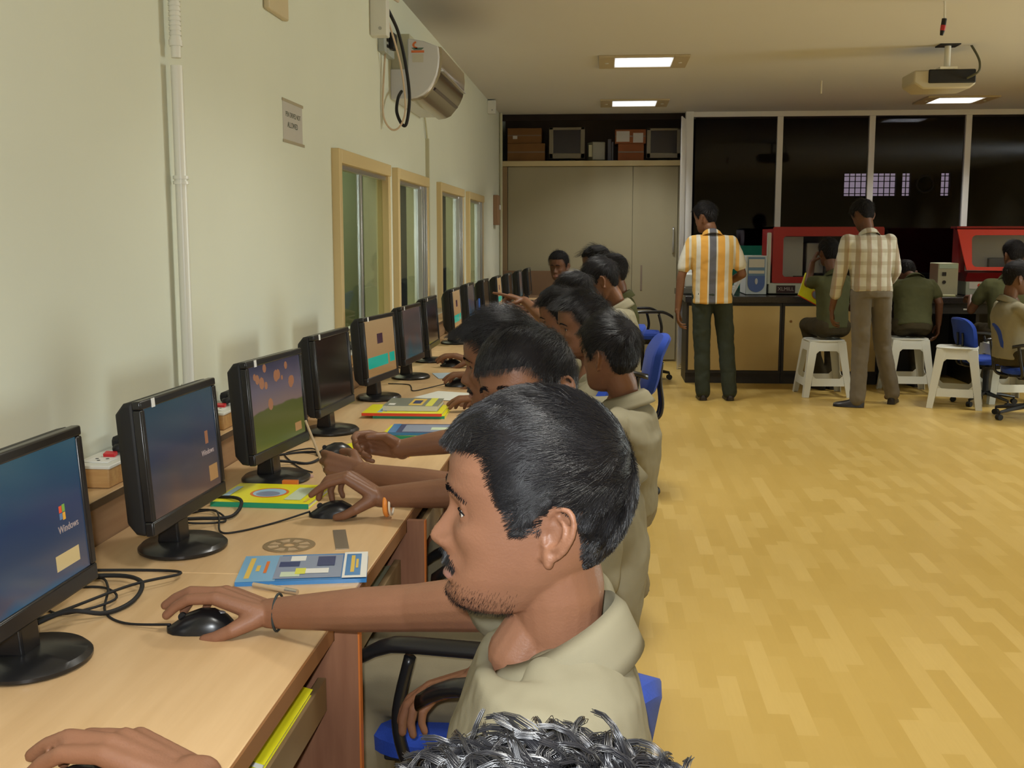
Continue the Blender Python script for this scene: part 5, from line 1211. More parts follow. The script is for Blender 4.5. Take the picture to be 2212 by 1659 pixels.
    for k in range(seg):
        f = k / (seg - 1)
        away = u * (u @ uc)[:, None] - uc[None, :]; away /= np.linalg.norm(away, axis=1, keepdims=True) + 1e-6
        wv = np.array(comb)[None, :] * tz + np.array([0, 0, -.5])[None, :] * (1 - tz)
        d = away + wv + cl
        d -= u * (d * u).sum(1, keepdims=True); d /= np.linalg.norm(d, axis=1, keepdims=True) + 1e-6
        u = u + d * Ls / (seg - 1) / .09; u /= np.linalg.norm(u, axis=1, keepdims=True)
        hk = h0 * (1 - f) + (vv * (start * .5 + (.45 + start * .75) * f) * lift + .001)
        p = SK_C + SK_A * u * (1 + hk / .09)
        if curl:
            w2 = np.cross(u, d); am = curl * min(1, f * 2.2)
            p = p + (w2 * np.cos(ph + f * 10) + u * (np.sin(ph + f * 10) * .7)) * am
        pts.append(p)
    P = np.stack(pts, 1)
    if curl:      # every curl is a lock of many hairs lying together
        k_ = 16; off = rs.normal(size=(n, k_, 1, 3)) * .0016 * np.linspace(1, .45, seg)[None, None, :, None]
        P = (P[:, None] + off).reshape(n * k_, seg, 3); n = n * k_
    me = strands_mesh('hair_strands', to_world(P.reshape(-1, 3), M).reshape(n, seg, 3), rad * s, [hm or M_HAIR])
    h = bpy.data.objects.new('hair_strands', me); COL.objects.link(h); h.parent = o
    h['kind'] = 'stuff'
    return o
def patch_strands(name, root, M, pts, dirs, rad, m=None, stuff=True):
    """short hairs from pts along dirs (local head frame)"""
    n = len(pts); f = np.linspace(0, 1, 4)[None, :, None]
    P = pts[:, None, :] + dirs[:, None, :] * f
    me = strands_mesh(name, to_world(P.reshape(-1, 3), M).reshape(n, 4, 3), rad, [m or M_HAIR])
    o = bpy.data.objects.new(name, me); COL.objects.link(o); o.parent = root; o.location = -Vector(root.location)
    if stuff: o['kind'] = 'stuff'
    return o

def ear(b, M, sg, s=1.0):
    """outer ear on side sg, built of overlapping solids"""
    O = Vector((-.020, sg * .0735, -.020)); 
    # ear plane: u forward/back, v up, n outward (flared at the back)
    fl = R(27); u = Vector((math.cos(fl), -sg * math.sin(fl), 0)); v = Vector((-.14, 0, 1)).normalized(); nn = Vector((math.sin(fl), sg * math.cos(fl), 0))
    def P(a, c, d=0.0): return M @ (O + u * a + v * c + nn * d)
    hx = [(.010, -.004, .004), (.011, .012, .006), (.009, .024, .008), (.001, .032, .009), (-.011, .032, .009), (-.019, .024, .009), (-.022, .011, .009), (-.020, -.003, .008), (-.014, -.016, .007), (-.005, -.025, .005)]
    hp = bez([P(*p) for p in hx], 3); n = len(hp)
    b.chain(hp, [(.0030 + .0008 * math.sin(math.pi * i / n)) * s for i in range(n)], 10)
    ah = bez([P(-.002, .022, .005), P(-.010, .016, .008), P(-.013, .004, .009), P(-.009, -.008, .008), P(-.001, -.013, .006)], 3)
    b.chain(ah, [.0030 * s] * len(ah), 10)
    b.caps(P(.009, -.004, .004), P(.008, -.010, .005), .0042 * s, .0035 * s)            # tragus
    b.caps(P(.001, -.021, .003), P(-.001, -.030, .003), .0068 * s, .0062 * s)         # lobe
    b.chain([P(.004, -.018, .003), P(.006, -.026, .001)], [.005 * s, .0045 * s])
    pl = []
    for a, c in ((.008, .020), (-.002, .027), (-.012, .024), (-.017, .012), (-.015, -.002), (-.008, -.014), (.002, -.018)):
        pl.append((a, c))
    vs = [P(a, c, -.001) for a, c in pl] + [P(a, c, .0035) for a, c in pl]; k = len(pl)
    b.add(vs, [tuple(range(k))[::-1], tuple(range(k, 2 * k))] + [(i, (i + 1) % k, k + (i + 1) % k, k + i) for i in range(k)])
    b.chain([M @ Vector((-.014, sg * .068, -.006)), P(-.010, .006, -.004)], [.009 * s, .005 * s])
    b.chain([M @ Vector((-.014, sg * .066, -.030)), P(-.005, -.010, -.002)], [.009 * s, .005 * s])

POSES = {  # metacarpal lift, finger curls (index, middle, ring, little), thumb (d, t, n)
    'mouse': (18, [(22, 26, 14), (18, 24, 12), (24, 30, 22), (30, 34, 26)], (.90, .22, .42)),
    'poke': (30, [(50, 14, 8), (46, 40, 24), (52, 50, 30), (56, 54, 32)], (.90, .20, .55)),
    'relaxed': (0, [(18, 26, 16), (24, 30, 18), (28, 34, 22), (32, 36, 24)], (.85, .45, .3)),
    'point': (4, [(2, 4, 3), (62, 78, 40), (70, 82, 44), (74, 84, 44)], (.75, .45, .5)),
    'pen': (6, [(48, 42, 26), (56, 52, 30), (66, 62, 36), (70, 66, 40)], (.80, .30, .62)),
    'grip': (0, [(46, 60, 34), (50, 62, 36), (54, 64, 38), (58, 66, 40)], (.75, .4, .6)),
}
def hand(b, W, d, n, t, pose='relaxed', s=1.0):
    W = Vector(W); d = Vector(d).normalized(); n = Vector(n); n = (n - d * n.dot(d)).normalized(); t = Vector(t); t = (t - d * t.dot(d) - n * t.dot(n)).normalized()
    lift, curls, th = POSES[pose]
    rot = lambda v, a: (v * math.cos(R(a)) + n * math.sin(R(a)))
    md = (d * math.cos(R(lift)) - n * math.sin(R(lift)))
    mn = (n * math.cos(R(lift)) + d * math.sin(R(lift)))
    offs = [.0265, .0090, -.0085, -.0250]; ml = [.088, .090, .084, .077]; fl = [1.0, 1.10, 1.02, .80]; fr = [.0098, .0100, .0094, .0083]
    ks = []
    for i in range(4):
        K = W + md * ml[i] * s + t * offs[i] * s - mn * (.004 * s if i in (1, 2) else 0)
        ks.append(K)
        b.caps(W + t * offs[i] * .62 * s + md * .008 * s, K, .0150 * s, .0112 * s, 12)
        p = K; a = -lift
        for j, (cu, L_) in enumerate(zip(curls[i], (.043, .026, .021))):
            a += cu
            q = p + (d * math.cos(R(a)) + n * math.sin(R(a)) + t * (0.10 - .07 * i) * (1 if j == 0 else .4)).normalized() * L_ * fl[i] * s
            b.caps(p, q, fr[i] * (1.06 - .09 * j) * s, fr[i] * (.97 - .09 * j) * s, 12)
            p = q
    for i in range(3): b.caps(W + md * .03 * s + t * (offs[i] + offs[i + 1]) / 2 * s, (ks[i] + ks[i + 1]) / 2 - md * .008 * s, .0125 * s, .0095 * s, 10)
    tb = W + d * .016 * s + t * .020 * s + n * .004
    v1 = (d * th[0] * .75 + t * (th[1] + .25) + n * th[2] * .8).normalized(); v2 = (d * th[0] + t * th[1] * .35 + n * th[2]).normalized(); v3 = (d * 1.0 - t * .10 + n * th[2] * .6).normalized()
    j1 = tb + v1 * .041 * s; j2 = j1 + v2 * .030 * s; j3 = j2 + v3 * .021 * s
    b.caps(tb, j1, .0165 * s, .0125 * s, 12); b.caps(j1, j2, .0118 * s, .0108 * s, 12); b.caps(j2, j3, .0108 * s, .0090 * s, 12)
    b.caps(W + t * .008, j1 - t * .006, .016 * s, .0105 * s)
    return j3

DG = [None]
def solidify_union(b, name, voxel, mats, smooth=4, disp=0.0, dscale=.1, factor=0.5):
    """closed solids -> one continuous skin"""
    me = b.mesh(name, mats[:1])
    o = bpy.data.objects.new('tmp', me); COL.objects.link(o)
    r = o.modifiers.new('r', 'REMESH'); r.mode = 'VOXEL'; r.voxel_size = voxel; r.use_smooth_shade = True
    if smooth:
        sm = o.modifiers.new('s', 'SMOOTH'); sm.iterations = smooth; sm.factor = factor
    if disp:
        tx = bpy.data.textures.new('folds', 'CLOUDS'); tx.noise_scale = dscale; tx.noise_depth = 2
        dm = o.modifiers.new('d', 'DISPLACE'); dm.texture = tx; dm.strength = disp; dm.mid_level = 0.5; dm.texture_coords = 'LOCAL'
    dg = bpy.context.evaluated_depsgraph_get()
    dg.update()
    m2 = bpy.data.meshes.new_from_object(o.evaluated_get(dg), depsgraph=dg)
    bpy.data.objects.remove(o); bpy.data.meshes.remove(me)
    m2.name = name
    m2.materials.clear()
    for m in mats: m2.materials.append(m)
    m2.polygons.foreach_set('use_smooth', [True] * len(m2.polygons))
    return m2
def ring_pts(c, l, f, a, b_, n=28, e=0.82):
    out = []
    for k in range(n):
        t = 2 * math.pi * k / n; cs, sn = math.cos(t), math.sin(t)
        out.append(c + l * (a * (abs(cs) ** e) * (1 if cs >= 0 else -1)) + f * (b_ * (abs(sn) ** e) * (1 if sn >= 0 else -1)))
    return out
def ik(s, w, a, b_, hint):
    s, w = Vector(s), Vector(w); d = w - s; L = d.length
    k = max(1.0, L / (a + b_) * 1.005); a, b_ = a * k, b_ * k
    x = (a * a - b_ * b_ + L * L) / (2 * L); h = math.sqrt(max(0, a * a - x * x))
    hn = Vector(hint); dn = d / L; hn = (hn - dn * hn.dot(dn)).normalized()
    return s + dn * x + hn * h

def person(label, base, head, hdir, hip, sh, tyaw, arms, legs='sit', sk=SK2, shirt=M_KHAKI, trouser=M_KHAKI_D, hair=None, vox=.0045, cvox=.008, s=1.0, shw=.185, brow=True, moust=False, sleeve=.58, face=None, knee=None, feet=None, group=None, shoes=True, torso=1.0, gaze=0, seat=0.50, hem=0.0, sho=((0, 0, 0), (0, 0, 0)), tilt=.045, colf=1.0, shvox=None, neckr=.052):
    """head: centre of the skull at eye level; hip, sh: mid points; tyaw: where the torso faces (deg)"""
    root = thing('person', label, 'person', base, 0, group)
    head, hip, sh = Vector(head), Vector(hip), Vector(sh)
    yaw_, pit_, rol_ = hdir
    M = Matrix.Translation(head) @ Matrix.Rotation(R(yaw_), 4, 'Z') @ Matrix.Rotation(R(-pit_), 4, 'Y') @ Matrix.Rotation(R(rol_), 4, 'X') @ Matrix.Scale(s, 4)
    ty = R(tyaw); f = Vector((math.cos(ty), math.sin(ty), 0)); l = Vector((-math.sin(ty), math.cos(ty), 0))
    up = (sh - hip).normalized(); fr = (f - up * f.dot(up)).normalized()
    nb = sh + up * .045 + fr * .005                                          # neck base
    b = MB()
    g = HG if face is None else head_grid(**face)
    b.add([M @ Vector(p) for p in g.reshape(-1, 3)], GF)
    for sg in (-1, 1): ear(b, M, sg, s)
    if True:      # eyelids over the eyeballs
        for sg in (-1, 1):
            ex = face_x(g, sg * .031, -.010) - .0074
            for zz, rr, off in ((.0062, .0021, .0004), (-.0068, .0018, .0002)):
                pts = []
                for k in range(9):
                    a = -1.25 + 2.5 * k / 8; q = 1 - (a / 1.25) ** 2 * .95
                    yy = math.sin(a) * .0130; z2 = zz * q
                    xx = math.sqrt(max(1e-6, .0137 ** 2 - yy * yy - z2 * z2))
                    pts.append(M @ Vector((ex + xx + off, sg * .031 + yy, z2 - .010)))
                b.chain(pts, [rr * s] * 9, 8)
            b.chain([M @ Vector((ex + .0105, sg * .031 - .010, .0000)), M @ Vector((ex + .0118, sg * .031, .0012)), M @ Vector((ex + .0095, sg * .031 + .011, -.0006))], [.004 * s] * 3, 8)
    hb = M @ Vector((-.022, 0, -.055))
    b.chain([M @ Vector((-.02, 0, -.03)), hb, (hb + nb) / 2 - fr * .004, nb], [.058 * s, neckr * s, neckr * s, (neckr - .006) * s], 20)
    b.chain([M @ Vector((.045, 0, -.105)), (hb + nb) / 2 + fr * .014, nb + fr * .02], [.022 * s, .036 * s, .035 * s], 16)
    # trunk (inside the clothes) and legs
    b.chain([nb, sh, (sh + hip) / 2, hip], [.042, .050, .065, .065], 16)
    b.chain([nb + fr * .022, sh + fr * .045], [.035, .040], 16)
    sl = [sh + l * (shw - .01) * sg - up * .022 + Vector(sho[0 if sg == 1 else 1]) for sg in (1, -1)]                            # left, right
    b.chain([sl[0], sh, sl[1]], [.032, .038, .032], 16)
    if legs == 'sit':
        kn = knee or [hip + f * .42 + l * .11 * sg + Vector((0, 0, (seat + .02 - hip.z))) for sg in (1, -1)]
        ft = feet or [Vector((k_.x - f.x * .02, k_.y - f.y * .02, .08)) for k_ in kn]
    else:
        ft = feet; kn = knee or [(hip + l * .09 * sg) * .5 + Vector(ft[i]) * .5 + f * .02 for i, sg in enumerate((1, -1))]
    kn = [Vector(k_) for k_ in kn]; ft = [Vector(q) for q in ft]
    hj = [hip + l * .085 * sg for sg in (1, -1)]
    for i in (0, 1): b.chain([hj[i], kn[i], ft[i]], [.050, .038, .030], 12); b.caps(ft[i], ft[i] + f * .10 - Vector((0, 0, ft[i].z - .045)), .03, .024)
    # arms
    el = []; cuffs = []
    for i, ar in enumerate(arms):
        w = Vector(ar['w']); e = Vector(ar['e']) if 'e' in ar else ik(sl[i], w, .28, .255, ar.get('hint', (0, 0, -1)))
        el.append(e)
        mid = (e * .62 + w * .38) 
        b.chain([sl[i], sl[i] * .45 + e * .55, e, mid, w], [.035 * s, .041 * s, .036 * s, .0345 * s, .0245 * s], 16)
        d = Vector(ar.get('d', w - e)).normalized()
        b.caps(w - d * .01 + Vector(ar.get('t', l)).normalized() * .006, w - d * .01 - Vector(ar.get('t', l)).normalized() * .006, .023 * s)
        hand(b, w, d, ar.get('n', (0, 0, -1)), ar.get('t', -l if i == 0 else l), ar.get('pose', 'relaxed'), s * 1.0)
    me = solidify_union(b, 'body', vox, [sk, M_LIP], 3 if vox < .003 else 2)
    # lips take their own colour
    nv = len(me.vertices); co = np.empty(nv * 3, np.float32); me.vertices.foreach_get('co', co); co = co.reshape(-1, 3)
    Mi = np.array(M.inverted()); loc = co @ Mi[:3, :3].T + Mi[:3, 3]
    npoly = len(me.polygons); cen = np.empty(npoly * 3, np.float32); me.polygons.foreach_get('center', cen); cen = cen.reshape(-1, 3) @ Mi[:3, :3].T + Mi[:3, 3]
    lipm = (cen[:, 0] > .082) & (((cen[:, 2] + .0808) / .0135) ** 2 + (cen[:, 1] / .0255) ** 2 < 1)
    me.polygons.foreach_set('material_index', lipm.astype(np.int32))
    body = bpy.data.objects.new('body', me); COL.objects.link(body); body.parent = root; body.location = -root.location
    # eyes
    for sg in (-1, 1):
        ex = face_x(g, sg * .031, -.010) - .0074
        c = Vector((ex, sg * .031, -.0105)); gz = Matrix.Rotation(R(gaze), 3, 'Z') @ Vector((1, 0, -.10)).normalized()
        e_ = MB(); e_.ell(M @ c, (.0122 * s,) * 3, None, 16, 12, 0); e_.ell(M @ (c + gz * .0080), (.0056 * s,) * 3, None, 12, 8, 1)
        ey = e_.build('eye', [M_EYEW, M_IRIS], root, smooth=True, world=True)
        if vox < .005:
            lp = []
            for k in range(9):
                a = -1.2 + 2.4 * k / 8; z2 = .0042 * (1 - (a / 1.2) ** 2 * .95); yy = math.sin(a) * .0132
                lp.append(M @ (c + Vector((math.sqrt(max(1e-6, .0142 ** 2 - yy * yy - z2 * z2)) + .0012, yy, z2))))
            lb = MB(); lb.chain(lp, [.0009 * s] * 9, 6); le = lb.build('eyelash', M_CAP, ey, smooth=True)
        if brow:
            pts = [(sg * (.012 + .035 * k / 6), .0115 + .006 * math.sin(math.pi * (k / 6) ** .9) - .001 * k) for k in range(7)]
            if vox < .004:
                rs = np.random.RandomState(5 + sg); n_ = 420 if vox < .003 else 200; q = rs.uniform(0, 1, n_); ys_ = sg * (.011 + .038 * q); zs_ = .0115 + .006 * np.sin(np.pi * q ** .9) - .006 * q + rs.normal(size=n_) * .0019 * (1.2 - q)
                xs_b = np.array([face_x(g, a, c_) for a, c_ in zip(ys_, zs_)])
                patch_strands('eyebrow', root, M, np.stack([xs_b, ys_, zs_], 1), np.stack([np.full(n_, .0012), sg * .007 + 0 * q, .003 * (1 - 1.6 * q)], 1), .0004 * s, M_CAP)
            else:
                bb = MB(); bb.chain([M @ Vector((face_x(g, a, c_) + .0005, a, c_)) for a, c_ in pts], [.0022 * s, .0030 * s, .0032 * s, .003 * s, .0027 * s, .002 * s, .0014 * s], 8); bb.build('eyebrow', M_CAP, root, smooth=True, world=True)
    if moust:
        rs = np.random.RandomState(9); n_ = 1300 if vox < .004 else 500
        a = rs.uniform(-1, 1, n_); ys_ = a * .027; zs_ = -.0645 - .005 * np.abs(a) ** 1.5 - .006 * a * a + rs.normal(size=n_) * .0022
        xs_b = np.array([face_x(g, p, q) for p, q in zip(ys_, zs_)])
        patch_strands('moustache', root, M, np.stack([xs_b, ys_, zs_], 1), np.stack([np.full(n_, .0022), .005 * a, np.full(n_, -.0042)], 1), .00034 * s)
    # shirt
    b = MB(); T_ = torso
    cs = [(hip - up * (.02 + hem), .165, .125), (hip + up * .08, .160, .118), (hip.lerp(sh, .45), .163, .122), (hip.lerp(sh, .75), .178, .122), (sh - up * .055, .182, .108), (sh - up * .01, .150, .096), (sh + up * .016, .105, .080), (nb - up * .012, .072, .066), (nb - up * .002, .058, .056)]
    rg_ = [ring_pts(c, l, fr, a * T_, q * T_, 32) for c, a, q in cs]
    for r_, tl in zip(rg_[-3:], (.25, .8, 1.0)):
        for q_ in range(len(r_)):
            k_ = max(0, (r_[q_] - nb).dot(fr) / .07 + .35); r_[q_] = r_[q_] - up * (tilt * 1.0 * tl * k_)
    b.loft(rg_)
    for i, sg in enumerate((1, -1)):
        b.chain([nb - up * .056 + l * sg * .055, sl[i] - l * sg * .012 - up * .004], [.040, .053], 18)
        arm = (el[i] - sl[i]); k = sleeve
        if k <= 1: b.chain([sl[i] - l * sg * .012 - up * .004, sl[i] + arm * k * .5, sl[i] + arm * k], [.053, .056, .058], 18)
        else:
            w = Vector(arms[i]['w']); b.chain([sl[i], sl[i] + arm * .5, el[i], el[i].lerp(w, k - 1)], [.062, .058, .054, .048], 18)
    me = solidify_union(b, 'shirt', shvox or cvox, [shirt], 8, disp=.013, dscale=.085)
    so_ = bpy.data.objects.new('shirt', me); COL.objects.link(so_); so_.parent = root; so_.location = -root.location
    # collar: stand and fall around the neck
    ncol = 40; rows = []
    nax = (M @ Vector((-.02, 0, -.06)) - nb).normalized(); nax = (nax * .45 + up * .55).normalized()
    for j in range(7):
        row = []
        for k in range(ncol + 1):
            ph = R(20 + 320 * k / ncol); back = (1 - math.cos(ph)) / 2     # 0 front .. 1 back
            out = fr * math.cos(ph) * .066 + l * math.sin(ph) * .063
            on = out.normalized()
            fall = (.042 + .022 * (1 - back)) * colf; v = j / 6
            if v < .35: p = nb - nax * .006 + out * (1.0 + .0 * v) + nax * (.036 + .012 * back) * (v / .35) - fr * .012 * (1 - back) * v
            else:
                w_ = (v - .35) / .65
                p = nb - nax * .006 + out + nax * (.036 + .012 * back) + on * (.008 + .026 * w_) - nax * (fall * w_) - fr * .012 * (1 - back) * .35
                if k in (0, 1, ncol - 1, ncol): p += fr * .018 * w_ - nax * .010 * w_
            row.append(p)
        rows.append([p_ - up * (tilt * 1.25 * (1 + math.cos(R(20 + 320 * k_ / ncol))) / 2) for k_, p_ in enumerate(row)])
    vs = [p for r_ in rows for p in r_]; fs = [(j * (ncol + 1) + k, j * (ncol + 1) + k + 1, (j + 1) * (ncol + 1) + k + 1, (j + 1) * (ncol + 1) + k) for j in range(6) for k in range(ncol)]
    b = MB(); b.add(vs, fs); co_ = b.build('collar', shirt, so_, smooth=True)
    sm = co_.modifiers.new('thick', 'SOLIDIFY'); sm.thickness = .0025
    # trousers
    b = MB(); b.loft([ring_pts(hip + up * .06, l, fr, .150 * T_, .112 * T_, 24), ring_pts(hip - up * .02, l, fr, .160 * T_, .120 * T_, 24), ring_pts(hip - up * .07, l, fr, .150 * T_, .11 * T_, 24)])
    for i in (0, 1):
        if legs == 'sit': b.chain([hj[i], kn[i], ft[i] + Vector((0, 0, .02))], [.092, .066, .062], 18)
        else: b.chain([hj[i] - Vector((0, 0, .03)), kn[i], ft[i] + Vector((0, 0, .0))], [.090, .072, .064], 18)
    me = solidify_union(b, 'trousers', cvox, [trouser], 4, disp=.016, dscale=.09)
    to = bpy.data.objects.new('trousers', me); COL.objects.link(to); to.parent = root; to.location = -root.location
    if shoes:
        for i in (0, 1):
            b = MB(); p = ft[i]; rr = []
            fd = Vector((f.x, f.y, 0)) if legs == 'sit' or not isinstance(shoes, list) else Vector(shoes[i])
            ld = Vector((-fd.y, fd.x, 0))
            for u_, w_, h_ in ((-.06, .02, .05), (-.045, .034, .075), (.0, .037, .08), (.06, .040, .062), (.12, .046, .045), (.17, .040, .036), (.20, .020, .024)):
                rr.append([Vector((p.x, p.y, 0)) + fd * u_ + ld * w_ * math.cos(a) + Vector((0, 0, .003 + max(0, h_ * math.sin(a)))) for a in [math.pi * j / 8 for j in range(9)]])
            b.loft(rr); b.build('shoe', mat('shoe_black', (0.018, 0.014, 0.013), 0.35, 0.5), root, smooth='auto', world=True)
    if hair is not None: make_hair(root, M, s=s, **hair)
    return root, M

HS = dict(top=.018, side=.009, quiff=.010)
def seated(label, head, hd, w_r, w_l, n=1500, tyaw=180, hx=None, poses=('mouse', 'relaxed'), **k):
    H = Vector(head)
    sh = k.pop('sh', (H.x + .065, H.y, H.z - .205)); hip = k.pop('hip', (hx if hx is not None else .02, H.y, .50))
    h = dict(HS); h.update(k.pop('hair', {})); h.update(n=n)
    d_r = k.pop('d_r', (-1, .15, -.05)); d_l = k.pop('d_l', (-1, .1, -.1))
    arms = [dict(w=w_l, d=d_l, n=k.pop('n_l', (0, 0, -1)), t=k.pop('t_l', (0, 1, 0)), pose=poses[1], hint=(.3, -.3, -1)),
            dict(w=w_r, d=d_r, n=k.pop('n_r', (0, 0, -1)), t=k.pop('t_r', (0, -1, 0)), pose=poses[0], hint=(.3, .2, -1))]
    if 'e_r' in k: arms[1]['e'] = k.pop('e_r')
    if 'e_l' in k: arms[0]['e'] = k.pop('e_l')
    return person(label, (hip[0], hip[1], 0), head, hd, hip, sh, tyaw, arms, hair=h, **k)

# the man in front
P1, M1_ = person('man in a khaki shirt seen close in profile, right hand on a mouse', (-.08, 1.25, 0), (-.079, 1.235, 1.101), (188, 4.5, 0), (-.09, 1.25, .50), (-.048, 1.25, .910), 184,
    [dict(w=(-.30, 1.06, .60), d=(-1, .1, -.1), t=(0, 1, 0), pose='relaxed', hint=(.4, -.5, -1)),
     dict(w=(-.545, 1.730, .783), e=(-.275, 1.600, .845), d=(-1, .08, .0), n=(0, -.06, -1), t=(0, -1, 0), pose='mouse')],
    sk=SK1, vox=.0026, cvox=.0045, hair=dict(n=36000, top=.0075, side=.0055, quiff=.005, L=(.026, .012), rad=.00040, crown=(-.088, -.020, .055), comb=(.6, .0, .25), seed=3, clump=.60, seg=8), moust=True, gaze=-4, neckr=.055, seat=.50, tilt=.065, sleeve=.42, s=1.01, colf=1.35, sho=((.025, -.01, -.06), (.03, .01, .035)))
# short beard along the chin and jaw
rs = np.random.RandomState(4)
Pg = HG.reshape(-1, 3); mk = (Pg[:, 2] < -.088) & (Pg[:, 0] > .015) & (Pg[:, 2] > -.128); Q = Pg[mk]
Q = Q[rs.choice(len(Q), 4200)] + rs.normal(size=(4200, 3)) * [.0008, .0015, .0012]
keep = rs.uniform(size=4200) < np.clip((-.086 - Q[:, 2]) / .026, .03, 1)
Q = Q[keep]
patch_strands('beard_stubble', P1, M1_, Q - [0.0006, 0, 0], np.stack([np.full(len(Q), .0012), Q[:, 1] * .03, np.full(len(Q), -.0030)], 1), .00015, M_CAP)
b = MB(); ringp = [Vector((-.530 + .004 * math.cos(a) * 0, 1.727 + .0315 * math.cos(a), .786 + .0300 * math.sin(a))) for a in [2 * math.pi * k / 24 for k in range(25)]]
b.tube(ringp, .0022, 8); tag(b.build('wrist_thread', mat('thread_dark', (0.04, 0.05, 0.05), 0.7, 0.2), P1, smooth=True, world=True), 'dark thread bracelet')
b = MB(); b.cyl((-.128, 1.145, .845), (-.128, 1.145, .885), .004); tag(b.build('pocket_pen', mat('pen_black', (0.02, 0.02, 0.02), 0.3, 0.5), P1, smooth='auto', world=True), 'black pen clipped at the shirt front')

# curly head at the bottom of the frame
P0, M0_ = person('person with glossy black curly hair at the bottom of the frame', (.0, .56, 0), (-.028, .54, .963), (182, -4, 0), (.02, .54, .50), (.03, .54, .795), 180,
    [dict(w=(-.34, .44, .60), d=(-1, .1, -.1), t=(0, 1, 0), hint=(.4, -.5, -1)),
     dict(w=(-.465, 1.165, .785), e=(-.25, .95, .72), d=(-1, .16, .02), n=(0, 0, -1), t=(0, -1, 0), pose='mouse')],
    sk=SK1, vox=.004, cvox=.008, hair=dict(n=4200, top=.022, side=.015, quiff=.004, L=(.055, .035), rad=.00055, hm=M_HAIRG, curl=.0085, crown=(-.05, 0, .10), comb=(.2, 0, 0), seed=8, clump=.7, lift=1.0, seg=16), seat=.5, s=1.13)
mouse(-.612, 1.178, R(6), 'black mouse under the hand at the bottom of the frame')

A_, MA = seated('man leaning down with his forehead toward the camera, orange wristband', (-.152, 2.20, 1.100), (232, -4, 8), (-.515, 2.490, .800), (-.215, 1.86, .630), 5200, hx=-.06, vox=.0034, cvox=.006, sh=(-.008, 2.21, .890), e_l=(-.03, 1.93, .72), e_r=(-.275, 2.44, .83), d_r=(-1, .02, .05), d_l=(-1, -.15, -.3), moust=True, sk=SK2, poses=('poke', 'relaxed'), hair=dict(quiff=.002, top=.011, poly=np.concatenate([[(.16, .046), (.085, .046), (.064, .048)], HAIRPOLY[4:]])))
b = MB(); b.tube([Vector((-.497 + dx, 2.488 + .0285 * math.cos(a), .787 + .0275 * math.sin(a))) for dx in (0,) for a in [2 * math.pi * k / 24 for k in range(25)]] , .0060, 8)
wb = tag(b.build('wristband', mat('band_orange', (0.80, 0.28, 0.05), 0.4, 0.4), A_, smooth=True, world=True), 'orange and white wristband')
b = MB(); b.tube([Vector((-.487, 2.488 + .0290 * math.cos(a), .787 + .0280 * math.sin(a))) for a in [2 * math.pi * k / 24 for k in range(25)]], .0030, 8); b.build('band_edge', mat('band_white', (0.75, 0.65, 0.5), 0.4, 0.4), wb, smooth=True)
B_, MB_ = seated('man in profile looking down at a pen he holds in both hands', (-.265, 2.87, 1.080), (186, -5, 0), (-.565, 3.00, .815), (-.600, 2.68, .815), 5200, hx=.0, vox=.0034, cvox=.006, sh=(-.165, 2.87, .885), poses=('pen', 'pen'), e_l=(-.350, 2.60, .80), e_r=(-.36, 2.99, .85), d_l=(-1, .22, .12), n_l=(-.1, 1, -.25), t_l=(0, .2, 1), d_r=(-1, -.1, .18), n_r=(0, -1, -.25), t_r=(0, -.2, 1), moust=True, sk=SK2, hair=dict(top=.020, quiff=.016, L=(.050, .02), comb=(.9, 0, .1)))
b = MB(); pe = thing('ball_pen', 'slim clear pen held upright between both hands of the man looking down', 'pen', (-.725, 2.80, .805))
b.cyl((.0, .0, -.005), (-.055, .03, .115), .0040, .0032, 10); b.build('barrel', mat('pen_clear', ()), pe, smooth='auto')
b = MB(); b.cyl((.0, 0, -.006), (.012, -.007, -.032), .0038, .001, 10); b.build('tip', M_BLACKM, pe, smooth='auto')
C_, _m = seated('man with his back turned, ear and pale khaki shoulder showing', (.020, 3.72, 1.012), (136, -4, 0), (-.40, 4.05, .78), (-.30, 3.45, .66), 4200, hx=.06, vox=.0038, cvox=.007, tilt=.03, sh=(.078, 3.72, .815), tyaw=165, sk=SK2, shw=.19)
D_, _m = seated('smiling man in profile, teeth showing, behind the pale khaki shoulder', (-.082, 4.37, 1.055), (198, -4, 0), (-.515, 4.73, .785), (-.42, 4.20, .78), 3200, hx=.05, vox=.0045, sk=SK2, hair=dict(top=.022, quiff=.018))
b = MB(); b.box((.0975, 0, -.0800), (.006, .028, .0055)); t_ = b.build('teeth', M_EYEW, D_, world=True); t_.data.transform(_m)
E_, _m = seated('man in profile looking down, pale collar point below his chin', (-.200, 5.20, 1.030), (184, -12, 0), (-.66, 5.48, .785), (-.50, 5.02, .78), 2200, hx=.0, vox=.0045, sk=SK2)
F_, _m = seated('man pointing a finger at a screen, head bent low', (-.150, 5.95, 1.085), (178, -28, 0), (-.46, 6.38, 1.035), (-.48, 5.8, .78), 1800, hx=.02, vox=.005, poses=('point', 'relaxed'), d_r=(-1, .1, .22), e_r=(-.33, 6.20, .94), sk=SK2)
G_, _m = seated('man in a pale khaki shirt bent over, ear and neck showing', (-.020, 6.52, 1.150), (168, -22, 0), (-.42, 6.85, .78), (-.40, 6.3, .78), 1800, hx=.10, vox=.005, sh=(.085, 6.55, .960), sk=SK2)
H_, _m = seated('man at the far end turned to face the camera in a dark shirt', (-.400, 9.80, 1.150), (250, -8, 0), (-.68, 9.5, .79), (-.60, 9.3, .79), 900, hx=-.15, tyaw=230, vox=.005, shirt=mat('shirt_dark', (0.05, 0.055, 0.06), 0.9, 0.2), sk=SK3, sh=(-.33, 9.86, .945))
